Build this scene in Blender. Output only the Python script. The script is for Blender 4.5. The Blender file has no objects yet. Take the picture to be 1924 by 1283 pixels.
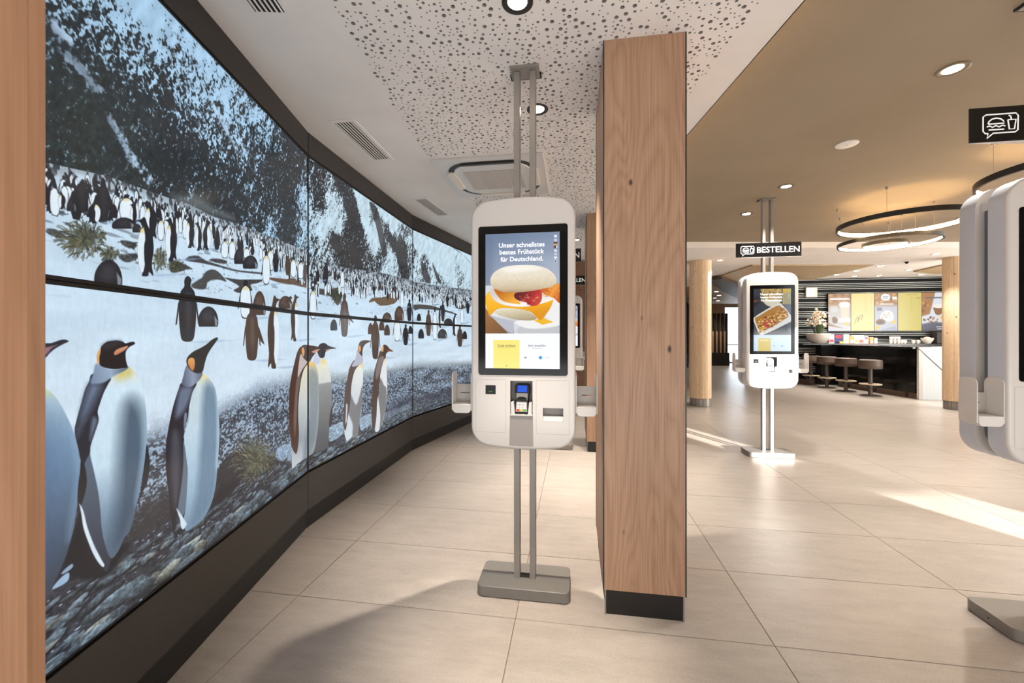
import bpy, bmesh, math, random
import numpy as np
from mathutils import Vector, Matrix
from mathutils.geometry import delaunay_2d_cdt

# ------------------------------------------------------------------ camera, sky, sun, large lights, exposure
sc = bpy.context.scene
COL = sc.collection
TH = math.radians(8.7)                       # the shop's grid is turned this much against the camera
D1, D2 = (math.sin(TH), math.cos(TH)), (math.cos(TH), -math.sin(TH))
cam_data = bpy.data.cameras.new('camera')
cam_data.sensor_width = 36.0; cam_data.lens = 36.0 * 765.0 / 1924.0
cam_data.shift_y = -9.5 / 1924.0; cam_data.clip_start = 0.05; cam_data.clip_end = 200
cam = bpy.data.objects.new('camera', cam_data); COL.objects.link(cam)
cam.location = (0, 0, 1.405); cam.rotation_euler = (math.radians(90), 0, 0)
sc.camera = cam
sc.view_settings.view_transform = 'Standard'; sc.view_settings.look = 'None'
sc.view_settings.gamma = 1.0; sc.view_settings.use_curve_mapping = False
sc.view_settings.exposure = 0.40
sc.cycles.use_denoising = True
sc.cycles.max_bounces = 8; sc.cycles.diffuse_bounces = 5; sc.cycles.glossy_bounces = 4
sc.cycles.sample_clamp_indirect = 6.0

world = bpy.data.worlds.new('sky'); sc.world = world; world.use_nodes = True
wn = world.node_tree.nodes; wn['Background'].inputs['Color'].default_value = (0.80, 0.90, 1.0, 1); wn['Background'].inputs['Strength'].default_value = 4.5

SUN_AZ = (-0.335, 0.942)                     # the way the low sun shines, through the opening in the unseen back wall
SUN_EL = math.radians(11.0)
sd = bpy.data.lights.new('sun', 'SUN'); sd.energy = 27.0; sd.angle = math.radians(0.9); sd.color = (1.0, 0.96, 0.90)
sun = bpy.data.objects.new('sun', sd); COL.objects.link(sun)
sun.rotation_euler = Vector((SUN_AZ[0] * math.cos(SUN_EL), SUN_AZ[1] * math.cos(SUN_EL), -math.sin(SUN_EL))).to_track_quat('-Z', 'Y').to_euler()
sun.location = (5, -3, 3)

def area(name, loc, target, size, energy, color):
    d = bpy.data.lights.new(name, 'AREA'); d.shape = 'RECTANGLE'; d.size, d.size_y = size; d.energy = energy; d.color = color
    o = bpy.data.objects.new(name, d); COL.objects.link(o); o.location = loc
    o.rotation_euler = (Vector(target) - Vector(loc)).to_track_quat('-Z', 'Y').to_euler()
    return o
area('fill_behind_camera', (0.6, -1.0, 0.6), (0.6, 2.4, 3.8), (5.0, 1.2), 58, (0.97, 0.98, 1.0))  # added fill lamp behind the camera, tilted up to brighten the ceiling
area('fill_right_side', (12.3, 5.0, 1.7), (4.0, 6.5, 1.0), (7.0, 2.2), 560, (1.0, 0.97, 0.93))  # added fill lamp standing in for side glazing, brightens the bar side
# ------------------------------------------------------------------ helpers
def tag(o, label=None, cat=None, group=None, kind=None):
    if label: o['label'] = label
    if cat: o['category'] = cat
    if group: o['group'] = group
    if kind: o['kind'] = kind
    return o
def thing(name, label, cat, loc=(0, 0, 0), rotz=0.0, group=None, kind=None):
    o = bpy.data.objects.new(name, None); COL.objects.link(o)
    o.empty_display_size = .1; o.location = loc; o.rotation_euler = (0, 0, rotz)
    return tag(o, label, cat, group, kind)
def link(name, me, parent=None, loc=(0, 0, 0), rotz=0.0, label=None):
    o = bpy.data.objects.new(name, me); COL.objects.link(o)
    if parent: o.parent = parent
    o.location = loc; o.rotation_euler = (0, 0, rotz)
    if label: o['label'] = label
    return o
def copy_tree(o, parent=None):
    c = o.copy(); COL.objects.link(c); c.parent = parent
    for ch in list(o.children): copy_tree(ch, c)
    return c

class MB:
    """collects shapes into one mesh"""
    def __init__(s): s.v, s.f = [], []
    def add(s, vs, fs):
        n = len(s.v); s.v += [tuple(p) for p in vs]; s.f += [tuple(i + n for i in f) for f in fs]; return s
    def box(s, x0, x1, y0, y1, z0, z1):
        return s.add([(x0, y0, z0), (x1, y0, z0), (x1, y1, z0), (x0, y1, z0), (x0, y0, z1), (x1, y0, z1), (x1, y1, z1), (x0, y1, z1)],
                     [(3, 2, 1, 0), (4, 5, 6, 7), (0, 1, 5, 4), (1, 2, 6, 5), (2, 3, 7, 6), (3, 0, 4, 7)])
    def prism(s, poly, a, b, axis='z'):
        """poly runs counter-clockwise seen from +axis; extruded from a to b"""
        n = len(poly)
        P = {'z': lambda p, h: (p[0], p[1], h), 'y': lambda p, h: (p[0], h, p[1]), 'x': lambda p, h: (h, p[0], p[1])}[axis]
        vs = [P(p, a) for p in poly] + [P(p, b) for p in poly]
        fs = [tuple(range(n - 1, -1, -1)), tuple(range(n, 2 * n))] + [(i, (i + 1) % n, n + (i + 1) % n, n + i) for i in range(n)]
        if axis == 'y': fs = [tuple(reversed(f)) for f in fs]
        return s.add(vs, fs)
    def lathe(s, prof, n=32, c=(0, 0), cap=True):
        vs, fs = [], []
        for r, z in prof:
            for i in range(n):
                a = 2 * math.pi * i / n; vs.append((c[0] + r * math.cos(a), c[1] + r * math.sin(a), z))
        for k in range(len(prof) - 1):
            for i in range(n):
                j = (i + 1) % n; fs.append((k * n + i, k * n + j, (k + 1) * n + j, (k + 1) * n + i))
        if cap: fs.append(tuple(range(n - 1, -1, -1))); fs.append(tuple((len(prof) - 1) * n + i for i in range(n)))
        return s.add(vs, fs)
    def tube(s, pts, r, n=8, cap=True):
        pts = [Vector(p) for p in pts]; vs, fs = [], []
        up = Vector((0, 0, 1))
        for i, p in enumerate(pts):
            d = (pts[min(i + 1, len(pts) - 1)] - pts[max(i - 1, 0)]).normalized()
            u = d.cross(up) if abs(d.z) < .95 else d.cross(Vector((1, 0, 0))); u.normalize(); w = u.cross(d)
            rr = r[i] if isinstance(r, (list, tuple)) else r
            for k in range(n):
                a = 2 * math.pi * k / n; vs.append(tuple(p + u * (rr * math.cos(a)) + w * (rr * math.sin(a))))
        for i in range(len(pts) - 1):
            for k in range(n):
                j = (k + 1) % n; fs.append((i * n + k, i * n + j, (i + 1) * n + j, (i + 1) * n + k))
        if cap: fs.append(tuple(range(n))); fs.append(tuple((len(pts) - 1) * n + k for k in range(n - 1, -1, -1)))
        return s.add(vs, fs)
    def mesh(s, name, m, bevel=0, seg=2, smooth=False):
        me = bpy.data.meshes.new(name); me.from_pydata(s.v, [], s.f); me.validate()
        bm = bmesh.new(); bm.from_mesh(me)
        bmesh.ops.recalc_face_normals(bm, faces=bm.faces)
        if bevel:
            es = [e for e in bm.edges if len(e.link_faces) == 2 and e.calc_face_angle(0) > .6]
            bmesh.ops.bevel(bm, geom=es, offset=bevel, segments=seg, affect='EDGES', profile=.5, clamp_overlap=True)
        if smooth:
            for f in bm.faces: f.smooth = True
            for e in bm.edges:
                if len(e.link_faces) == 2 and e.calc_face_angle(0) > .7: e.smooth = False
        bm.to_mesh(me); bm.free()
        if m: me.materials.append(m)
        return me
    def build(s, name, m, parent=None, loc=(0, 0, 0), rotz=0.0, bevel=0, seg=2, smooth=False, label=None):
        return link(name, s.mesh(name, m, bevel, seg, smooth), parent, loc, rotz, label)

def rrect(w, h, r, n=6, cx=0, cy=0):
    out = []
    for (sx, sy, a0) in ((1, -1, -90), (1, 1, 0), (-1, 1, 90), (-1, -1, 180)):
        for k in range(n + 1):
            a = math.radians(a0 + 90 * k / n); out.append((cx + sx * (w / 2 - r) + r * math.cos(a), cy + sy * (h / 2 - r) + r * math.sin(a)))
    return out
def capsule(w, h, n=8, cx=0, cy=0): return rrect(w, h, min(w, h) / 2 - 1e-4, n, cx, cy)

def stroke(mb, pts, w, y, closed=False):
    """a flat line of width w in the x-z plane at depth y, facing -y"""
    pts = [Vector((p[0], p[1])) for p in pts]
    n = len(pts); L, R = [], []
    for i in range(n):
        a = pts[i - 1] if (i > 0 or closed) else pts[i]; b = pts[(i + 1) % n] if (i < n - 1 or closed) else pts[i]
        d = (b - a).normalized(); q = Vector((-d.y, d.x)) * w / 2
        L.append(pts[i] + q); R.append(pts[i] - q)
    vs = [(p.x, y, p.y) for p in L] + [(p.x, y, p.y) for p in R]
    fs = [(i, n + i, n + (i + 1) % n, (i + 1) % n) for i in range(n if closed else n - 1)]
    mb.add(vs, fs)

def text_mesh(body, width, m, name='lettering', bold=0.0, height=None, align='CENTER', space=1.0):
    """flat lettering in the x-z plane facing -y, scaled to a given width (or cap height), its middle at the origin"""
    cu = bpy.data.curves.new(name, 'FONT'); cu.body = body; cu.size = 1.0; cu.offset = bold; cu.align_x = align; cu.space_line = space
    cu.resolution_u = 3
    o = bpy.data.objects.new(name, cu); COL.objects.link(o)
    dg = bpy.context.evaluated_depsgraph_get(); dg.update()
    me = bpy.data.meshes.new_from_object(o.evaluated_get(dg))
    bpy.data.objects.remove(o); bpy.data.curves.remove(cu)
    co = np.array([v.co[:] for v in me.vertices]); lo, hi = co.min(0), co.max(0)
    k = width / (hi[0] - lo[0]) if width else height / (hi[1] - lo[1])
    for v in me.vertices:
        x, y = (v.co.x - (lo[0] + hi[0]) / 2) * k, (v.co.y - (lo[1] + hi[1]) / 2) * k
        if width and height: y = (v.co.y - (lo[1] + hi[1]) / 2) * height / (hi[1] - lo[1])
        v.co = (x, 0, y)
    me.materials.clear(); me.materials.append(m); me.name = name
    return me

# ------------------------------------------------------------------ materials
def s2l(c): return tuple(((x / 255.0) / 12.92 if x / 255.0 <= .04045 else ((x / 255.0 + .055) / 1.055) ** 2.4) for x in c) + (1.0,)
_M = {}
def mat(name, col=(200, 200, 200), rough=.5, metal=0.0, emit=None, estr=1.0, coat=0.0, spec=.5):
    if name in _M: return _M[name]
    m = bpy.data.materials.new(name); m.use_nodes = True; b = m.node_tree.nodes['Principled BSDF']
    b.inputs['Base Color'].default_value = s2l(col); b.inputs['Roughness'].default_value = rough; b.inputs['Metallic'].default_value = metal
    b.inputs['Specular IOR Level'].default_value = spec
    if coat: b.inputs['Coat Weight'].default_value = coat; b.inputs['Coat Roughness'].default_value = .1
    if emit: b.inputs['Emission Color'].default_value = s2l(emit); b.inputs['Emission Strength'].default_value = estr
    _M[name] = m; return m
class NT:
    """short-hand for building node trees"""
    def __init__(s, m): s.m = m; s.t = m.node_tree; s.b = s.t.nodes['Principled BSDF']
    def n(s, typ, **kw):
        o = s.t.nodes.new(typ)
        for k, v in kw.items():
            if k in o.inputs: o.inputs[k].default_value = v
            else: setattr(o, k, v)
        return o
    def l(s, a, b): s.t.links.new(a, b)
    def ramp(s, src, stops):
        r = s.n('ShaderNodeValToRGB'); e = r.color_ramp.elements
        while len(e) < len(stops): e.new(.5)
        for q, (p, c) in zip(e, stops): q.position = p; q.color = s2l(c) if len(c) == 3 else c
        s.l(src, r.inputs[0]); return r
    def mix(s, fac, a, b, mode='MIX'):
        o = s.n('ShaderNodeMix', data_type='RGBA', blend_type=mode)
        for i, q in ((0, fac), (6, a), (7, b)):
            if hasattr(q, 'is_output'): s.l(q, o.inputs[i])
            else: o.inputs[i].default_value = q if not isinstance(q, tuple) else (s2l(q) if len(q) == 3 else q)
        return o.outputs[2]
def wood(name, c0, c1, c2, axis='z', rough=.5, scale=1.0, knots=True, ring=1.0):
    """oak veneer: long grain along one axis, cathedral rings, a few dark knots"""
    if name in _M: return _M[name]
    m = mat(name, c1, rough); k = NT(m)
    tc = k.n('ShaderNodeTexCoord'); oi = k.n('ShaderNodeObjectInfo')
    add = k.n('ShaderNodeVectorMath', operation='ADD'); k.l(tc.outputs['Object'], add.inputs[0])
    mul = k.n('ShaderNodeVectorMath', operation='SCALE'); mul.inputs[3].default_value = 7.0
    k.l(oi.outputs['Random'], mul.inputs[0]); k.l(mul.outputs[0], add.inputs[1])
    s_ = {'z': (1, 1, .12), 'x': (.12, 1, 1), 'y': (1, .12, 1)}[axis]
    mp = k.n('ShaderNodeMapping'); mp.inputs['Scale'].default_value = tuple(scale * q for q in s_); k.l(add.outputs[0], mp.inputs[0])
    warp = k.n('ShaderNodeTexNoise', Scale=3.0, Detail=3.0); k.l(mp.outputs[0], warp.inputs['Vector'])
    wv = k.n('ShaderNodeVectorMath', operation='MULTIPLY_ADD'); wv.inputs[1].default_value = (.22, .22, .22)
    k.l(warp.outputs['Color'], wv.inputs[0]); k.l(mp.outputs[0], wv.inputs[2])
    w = k.n('ShaderNodeTexNoise', Scale=5.0 * ring, Detail=1.0); k.l(wv.outputs[0], w.inputs['Vector'])
    mm = k.n('ShaderNodeMath', operation='MULTIPLY'); mm.inputs[1].default_value = 40.0; k.l(w.outputs['Fac'], mm.inputs[0])
    fr = k.n('ShaderNodeMath', operation='PINGPONG'); fr.inputs[1].default_value = 1.0; k.l(mm.outputs[0], fr.inputs[0])
    fine = k.n('ShaderNodeTexNoise', Scale=90.0, Detail=2.0); mp2 = k.n('ShaderNodeMapping')
    mp2.inputs['Scale'].default_value = tuple(scale * (q * 1.6 if q == 1 else .02) for q in s_); k.l(add.outputs[0], mp2.inputs[0]); k.l(mp2.outputs[0], fine.inputs['Vector'])
    r1 = k.ramp(fr.outputs[0], [(0, c0), (.35, c1), (1, c2)])
    big = k.n('ShaderNodeTexNoise', Scale=2.2, Detail=2.0); k.l(mp.outputs[0], big.inputs['Vector'])
    c = k.mix(.5, r1.outputs[0], k.ramp(big.outputs['Fac'], [(.2, c0), (.5, c1), (.8, c2)]).outputs[0])
    c = k.mix(.3, c, k.ramp(fine.outputs['Fac'], [(.35, tuple(int(q * .86) for q in c0)), (.6, c2)]).outputs[0])
    if knots:
        mk = k.n('ShaderNodeMapping'); mk.inputs['Scale'].default_value = {'z': (1, 1, .55), 'x': (.55, 1, 1), 'y': (1, .55, 1)}[axis]; k.l(add.outputs[0], mk.inputs[0])
        vo = k.n('ShaderNodeTexVoronoi', Scale=6.6); k.l(mk.outputs[0], vo.inputs['Vector'])
        nz = k.n('ShaderNodeTexNoise', Scale=22.0); k.l(mk.outputs[0], nz.inputs['Vector'])
        ad = k.n('ShaderNodeMath', operation='MULTIPLY_ADD'); ad.inputs[1].default_value = .1; k.l(nz.outputs['Fac'], ad.inputs[0]); k.l(vo.outputs['Distance'], ad.inputs[2])
        kr = k.ramp(ad.outputs[0], [(.085, (255, 255, 255)), (.135, (0, 0, 0))])
        c = k.mix(kr.outputs[0], c, tuple(int(q * .34) for q in c0))
    k.l(c, k.b.inputs['Base Color'])
    bp = k.n('ShaderNodeBump', Strength=.12, Distance=.002); k.l(fine.outputs['Fac'], bp.inputs['Height']); k.l(bp.outputs[0], k.b.inputs['Normal'])
    return m
def speckled(name, col, rough, amp=.06, scale=40.0, metal=0.0, bump=0.0):
    if name in _M: return _M[name]
    m = mat(name, col, rough, metal); k = NT(m)
    tc = k.n('ShaderNodeTexCoord'); nz = k.n('ShaderNodeTexNoise', Scale=scale, Detail=3.0); k.l(tc.outputs['Object'], nz.inputs['Vector'])
    lo, hi = tuple(max(0, int(c * (1 - amp))) for c in col), tuple(min(255, int(c * (1 + amp))) for c in col)
    k.l(k.ramp(nz.outputs['Fac'], [(.3, lo), (.7, hi)]).outputs[0], k.b.inputs['Base Color'])
    if bump:
        bp = k.n('ShaderNodeBump', Strength=bump, Distance=.002); k.l(nz.outputs['Fac'], bp.inputs['Height']); k.l(bp.outputs[0], k.b.inputs['Normal'])
    return m
def picture(name, arr, strength=0.77, rough=.16):
    """a screen showing a picture drawn above"""
    h, w = arr.shape[:2]
    im = bpy.data.images.new(name, w, h); px = np.ones((h, w, 4), np.float32); px[..., :3] = np.clip(arr, 0, 1)
    im.pixels.foreach_set(px.ravel()); im.update(); im.pack()
    m = mat(name, (6, 6, 8), rough, spec=.35); k = NT(m)
    tx = k.n('ShaderNodeTexImage'); tx.image = im; uv = k.n('ShaderNodeUVMap'); uv.uv_map = 'UVMap'
    k.l(uv.outputs[0], tx.inputs[0]); k.l(tx.outputs[0], k.b.inputs['Emission Color']); k.b.inputs['Emission Strength'].default_value = strength
    return m
def screen_mesh(name, w, h, m, u=(0, 1), v=(0, 1)):
    """a flat screen in the x-z plane, lower left at the origin, facing -y"""
    me = bpy.data.meshes.new(name); me.from_pydata([(0, 0, 0), (w, 0, 0), (w, 0, h), (0, 0, h)], [], [(0, 1, 2, 3)])
    ul = me.uv_layers.new(name='UVMap')
    for i, q in enumerate(((u[0], v[0]), (u[1], v[0]), (u[1], v[1]), (u[0], v[1]))): ul.data[i].uv = q
    me.materials.append(m); return me

WHITE_LAC = mat('white_lacquer', (216, 211, 206), .32)
WHITE_PL = mat('white_plastic', (220, 216, 211), .4)
GREY_PL = mat('grey_plastic', (176, 170, 164), .45)
STEEL = mat('brushed_steel', (150, 144, 138), .42, .4)
BLACK_GL = mat('black_glass', (7, 7, 8), .12, spec=.22)
BLACK_MT = mat('black_matt', (14, 13, 13), .6)
LETTER = mat('white_lettering', (240, 240, 240), .5, emit=(255, 255, 255), estr=.25)
OAK = wood('oak_veneer', (142, 107, 82), (166, 129, 101), (182, 147, 120), 'z', .48)
OAK_PALE = wood('pale_oak', (208, 174, 136), (230, 199, 162), (240, 214, 180), 'z', .5)
BEECH = wood('beech_veneer', (144, 102, 72), (154, 112, 81), (162, 120, 89), 'z', .5, 1.0, False, .5)
# ------------------------------------------------------------------ pictures shown on the screens (flat print, drawn with numpy)
FPX, EYE, PCX, HOR = 765.0, 1.405, 962.0, 632.0
S1, S2 = (-1.495, 2.979), (-1.224, 5.008)
PANW = 2.047
def _dir(a): return (math.sin(math.radians(a)), math.cos(math.radians(a)))
WALL_ANG = [-4.6, 7.61, 19.4, 31.5]
_d0, _d2, _d3 = _dir(WALL_ANG[0]), _dir(WALL_ANG[2]), _dir(WALL_ANG[3])
S0 = (S1[0] - PANW * _d0[0], S1[1] - PANW * _d0[1])
S3 = (S2[0] + PANW * _d2[0], S2[1] + PANW * _d2[1])
S4 = (S3[0] + PANW * _d3[0], S3[1] + PANW * _d3[1])
WALLPTS = [S0, S1, S2, S3, S4]
SCR_Z0, SCR_Z1 = 0.42, 2.722

def wall_uv(px, py):
    """where a sight line meets the video wall: distance along the wall from the first seam, height above the floor"""
    k = (px - PCX) / FPX
    p, d, off = (S1, _d0, 0.0) if px < 579.5 else ((S1, _dir(WALL_ANG[1]), 0.0) if px < 775.5 else (S2, _d2, PANW))
    t = (k * p[1] - p[0]) / (d[0] - k * d[1])
    y = p[1] + t * d[1]
    return off + t, EYE - (py - HOR) / FPX * y

class Canvas:
    def __init__(s, w, h, u0=0.0, v0=0.0, res=1.0, col=(0, 0, 0)):
        s.w, s.h, s.u0, s.v0, s.res = w, h, u0, v0, res
        s.img = np.empty((h, w, 3), np.float32); s.img[:] = np.array(col, np.float32) / 255.0
    def px(s, p):
        p = np.asarray(p, float)
        return np.stack([(p[:, 0] - s.u0) * s.res, (p[:, 1] - s.v0) * s.res], 1)
    def fill(s, poly, col, alpha=1.0, soft=0.7, smooth=0, clip=None):
        q = s.px(poly)
        if smooth: q = spline(q, smooth)
        pad = soft + 1.5
        x0, x1 = int(max(0, math.floor(q[:, 0].min() - pad))), int(min(s.w, math.ceil(q[:, 0].max() + pad)))
        y0, y1 = int(max(0, math.floor(q[:, 1].min() - pad))), int(min(s.h, math.ceil(q[:, 1].max() + pad)))
        if x1 <= x0 or y1 <= y0: return
        X, Y = np.meshgrid(np.arange(x0, x1) + .5, np.arange(y0, y1) + .5)
        m = np.clip(.5 - sdf(q, X, Y) / (2 * soft), 0, 1)
        if clip is not None:
            c = s.px(clip[0]); c = spline(c, clip[1]) if clip[1] else c
            m = m * np.clip(.5 - sdf(c, X, Y) / 1.4, 0, 1)
        m = (m * alpha)[..., None].astype(np.float32)
        if callable(col): c = col(X / s.res + s.u0, Y / s.res + s.v0)
        else: c = np.array(col, np.float32) / 255.0
        reg = s.img[y0:y1, x0:x1]
        s.img[y0:y1, x0:x1] = reg * (1 - m) + c * m
    def line(s, pts, w, col, alpha=1.0, soft=0.6):
        pts = np.asarray(pts, float)
        for a, b in zip(pts[:-1], pts[1:]):
            d = b - a; L = math.hypot(*d)
            if L < 1e-9: continue
            n = np.array([-d[1], d[0]]) / L * w / 2
            s.fill([a - n, b - n, b + n, a + n], col, alpha, soft)

def spline(q, k=4):
    n = len(q); out = []
    for i in range(n):
        p0, p1, p2, p3 = q[i - 1], q[i], q[(i + 1) % n], q[(i + 2) % n]
        for j in range(k):
            t = j / k
            out.append(.5 * (2 * p1 + (p2 - p0) * t + (2 * p0 - 5 * p1 + 4 * p2 - p3) * t * t + (3 * p1 - p0 - 3 * p2 + p3) * t ** 3))
    return np.array(out)

def sdf(q, X, Y):
    d2 = np.full(X.shape, 1e12); ins = np.zeros(X.shape, bool)
    for (ax, ay), (bx, by) in zip(q, np.roll(q, -1, 0)):
        ex, ey = bx - ax, by - ay; L = ex * ex + ey * ey
        if L < 1e-12: continue
        wx, wy = X - ax, Y - ay
        t = np.clip((wx * ex + wy * ey) / L, 0, 1)
        d2 = np.minimum(d2, (wx - t * ex) ** 2 + (wy - t * ey) ** 2)
        if ay != by:
            c = ((ay > Y) != (by > Y)) & (X < ex * (Y - ay) / (by - ay) + ax)
            ins ^= c
    d = np.sqrt(d2)
    return np.where(ins, -d, d)

def grad(stops, a, b):
    """a colour ramp along the line a -> b"""
    a, b = np.array(a, float), np.array(b, float); d = b - a; L = float(d @ d)
    ts = [t for t, _ in stops]; cs = np.array([c for _, c in stops], float) / 255.0
    def f(X, Y):
        t = ((X - a[0]) * d[0] + (Y - a[1]) * d[1]) / L
        return np.stack([np.interp(t, ts, cs[:, i]) for i in range(3)], -1).astype(np.float32)
    return f

def vnoise(X, Y, seed):
    """smooth value noise, one cell per unit"""
    r = np.random.default_rng(seed); T = r.random((256, 256)).astype(np.float32)
    xi, yi = np.floor(X).astype(np.int32), np.floor(Y).astype(np.int32)
    fx, fy = (X - xi).astype(np.float32), (Y - yi).astype(np.float32)
    fx = fx * fx * (3 - 2 * fx); fy = fy * fy * (3 - 2 * fy)
    a, b, c, d = xi & 255, (xi + 1) & 255, yi & 255, (yi + 1) & 255
    return (T[c, a] * (1 - fx) + T[c, b] * fx) * (1 - fy) + (T[d, a] * (1 - fx) + T[d, b] * fx) * fy

def sm(a, b, x): t = np.clip((x - a) / (b - a), 0, 1); return t * t * (3 - 2 * t)

# ---- small and middle-sized penguins, drawn from a unit outline (x across, y downwards)
_BODY = [(.03, 0), (.12, .02), (.2, .06), (.15, .12), (.16, .16), (.33, .23), (.42, .37), (.43, .58), (.37, .82), (.24, .97), (-.24, .97), (-.37, .82), (-.43, .58), (-.42, .37), (-.33, .23), (-.16, .16), (-.16, .08), (-.1, .02)]
_BELLY = [(-.1, .17), (.12, .17), (.35, .29), (.41, .56), (.35, .84), (.18, .95), (-.16, .95), (-.34, .84), (-.4, .56), (-.34, .3)]
_SIDE = [(.02, .03), (.12, .0), (.26, .04), (.52, .06), (.3, .09), (.2, .16), (.3, .24), (.42, .4), (.44, .62), (.34, .86), (.2, .96), (.2, 1), (-.1, 1), (-.16, .93), (-.38, .99), (-.3, .8), (-.4, .55), (-.34, .33), (-.18, .2), (-.06, .12)]
_SIDEB = [(.14, .19), (.3, .25), (.42, .4), (.44, .62), (.34, .86), (.18, .95), (.06, .8), (.08, .6), (.04, .4), (.06, .28)]
_HUMP = [(-.5, .7), (-.44, .4), (-.25, .12), (0, 0), (.25, .1), (.42, .35), (.5, .7), (.46, .98), (.3, 1), (-.3, 1), (-.46, .98)]
DARK, BROWN, SNOWB = (38, 40, 46), (76, 61, 54), (222, 236, 246)  # BROWN also puts the warm reflection on the screen into the birds

def bird(cv, cx, top, bot, w, kind, col=DARK, flip=1, mapper=wall_uv):
    h = bot - top
    def M(pts): return [mapper(cx + flip * x * w, top + y * h) for x, y in pts]
    k = 3 if w > 9 else 0
    soft = .8
    if kind in 'AB':
        cv.fill(M(_BODY), col, 1, soft, k)
        for sgn in (-1, 1):
            cv.fill(M([(sgn * .36, .33), (sgn * .47, .42), (sgn * .6, .74), (sgn * .52, .72)]), col, 1, soft)
        if kind == 'B':
            cv.fill(M(_BELLY), SNOWB, 1, soft, k)
            if w > 9: cv.fill(M([(-.12, .17), (.12, .17), (.2, .26), (-.2, .26)]), (226, 205, 120), .7, 1.5)
        elif w > 16:
            cv.fill(M([(-.1, .25), (.14, .25), (.2, .6), (.05, .9), (-.1, .6)]), tuple(c + 26 for c in col), .6, 6)
    elif kind == 'C':
        cv.fill(M(_SIDE), col, 1, soft, k)
        cv.fill(M(_SIDEB), SNOWB, 1, soft, k)
        if w > 12: cv.fill(M([(.1, .17), (.26, .2), (.28, .28), (.1, .26)]), (226, 200, 110), .7, 1.5)
        if w > 18: cv.fill(M([(.02, .4), (.1, .5), (.08, .75), (.02, .78), (-.06, .6)]), col, 1, soft, 2)
    else:
        cv.fill(M(_HUMP), col, 1, soft, 3)
        if w > 16:
            cv.fill(M([(-.2, .2), (.15, .2), (.3, .6), (0, .8), (-.3, .6)]), tuple(c + 30 for c in col), .6, 7)
            cv.fill(M([(.3, .45), (.47, .7), (.44, .97), (.34, .97)]), SNOWB, .5, 1.6)

MIDDLE = [  # centre x, top, bottom, width, kind, brown?, flip
    (116, 361, 393, 17, 'C', 0, -1), (134, 373, 397, 18, 'D', 0, 1), (153, 340, 401, 29, 'A', 0, 1), (193, 336, 420, 27, 'A', 0, 1),
    (176, 377, 420, 28, 'C', 0, 1), (213, 384, 410, 15, 'D', 0, 1), (237, 365, 415, 31, 'B', 0, 1), (250, 383, 420, 13, 'C', 0, -1),
    (283, 379, 449, 29, 'C', 0, -1), (232, 409, 430, 44, 'D', 0, 1), (257, 421, 437, 17, 'D', 0, 1), (302, 408, 453, 14, 'B', 0, 1),
    (274, 408, 519, 36, 'C', 0, -1), (322, 409, 490, 26, 'C', 0, -1), (203, 488, 541, 53, 'D', 0, 1),
    (357, 409, 466, 20, 'C', 0, -1), (373, 417, 471, 15, 'C', 0, -1), (388, 416, 470, 18, 'C', 0, 1), (407, 437, 470, 11, 'A', 0, 1),
    (422, 448, 486, 15, 'B', 0, 1), (436, 448, 488, 14, 'B', 0, 1), (450, 466, 496, 21, 'D', 0, 1), (463, 464, 486, 13, 'B', 0, 1),
    (470, 480, 505, 28, 'D', 0, 1), (474, 462, 480, 8, 'A', 0, 1), (508, 464, 510, 13, 'B', 0, 1), (500, 470, 536, 16, 'B', 0, 1),
    (518, 468, 512, 12, 'A', 0, 1), (541, 480, 518, 12, 'A', 1, 1), (551, 482, 522, 12, 'B', 0, 1), (565, 488, 525, 12, 'B', 0, 1),
    (573, 490, 530, 8, 'A', 1, 1), (352, 519, 644, 38, 'A', 0, 1), (391, 576, 614, 38, 'D', 0, 1), (461, 526, 600, 24, 'B', 0, 1),
    (487, 547, 592, 24, 'D', 1, 1), (473, 570, 679, 28, 'A', 1, 1), (513, 555, 692, 26, 'C', 1, 1), (536, 556, 580, 26, 'D', 1, 1),
    (553, 553, 641, 17, 'C', 1, 1),
    (588, 537, 601, 14, 'B', 0, 1), (647, 551, 634, 17, 'A', 1, 1), (643, 505, 542, 8, 'B', 0, 1), (612, 493, 534, 10, 'A', 0, 1),
    (597, 505, 530, 8, 'A', 0, 1), (727, 587, 606, 18, 'D', 1, 1), (627, 600, 621, 13, 'D', 0, 1), (696, 607, 628, 10, 'D', 1, 1),
    (705, 592, 676, 16, 'A', 1, 1), (717, 602, 621, 10, 'D', 1, 1), (727, 610, 630, 11, 'D', 1, 1), (750, 575, 602, 18, 'D', 1, 1),
    (746, 597, 642, 14, 'B', 1, 1), (762, 609, 649, 11, 'A', 0, 1), (771, 612, 627, 8, 'D', 0, 1), (769, 562, 604, 10, 'A', 0, 1),
    (755, 540, 580, 7, 'B', 0, 1), (714, 530, 545, 5, 'A', 1, 1), (742, 535, 548, 5, 'A', 1, 1),
    (787, 589, 603, 8, 'D', 0, 1), (805, 582, 632, 11, 'A', 1, 1), (817, 575, 641, 9, 'B', 0, 1), (791, 618, 636, 11, 'D', 0, 1),
    (827, 573, 616, 8, 'C', 0, 1), (832, 565, 605, 8, 'A', 0, 1), (831, 618, 636, 18, 'D', 0, 1), (842, 598, 610, 16, 'D', 0, 1),
    (854, 588, 631, 10, 'C', 0, 1), (864, 611, 652, 11, 'A', 1, 1), (873, 622, 637, 9, 'D', 0, 1), (868, 575, 609, 7, 'B', 0, 1),
    (879, 565, 590, 6, 'A', 0, 1), (840, 552, 572, 5, 'A', 0, 1), (856, 556, 576, 5, 'A', 0, 1)]

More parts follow.
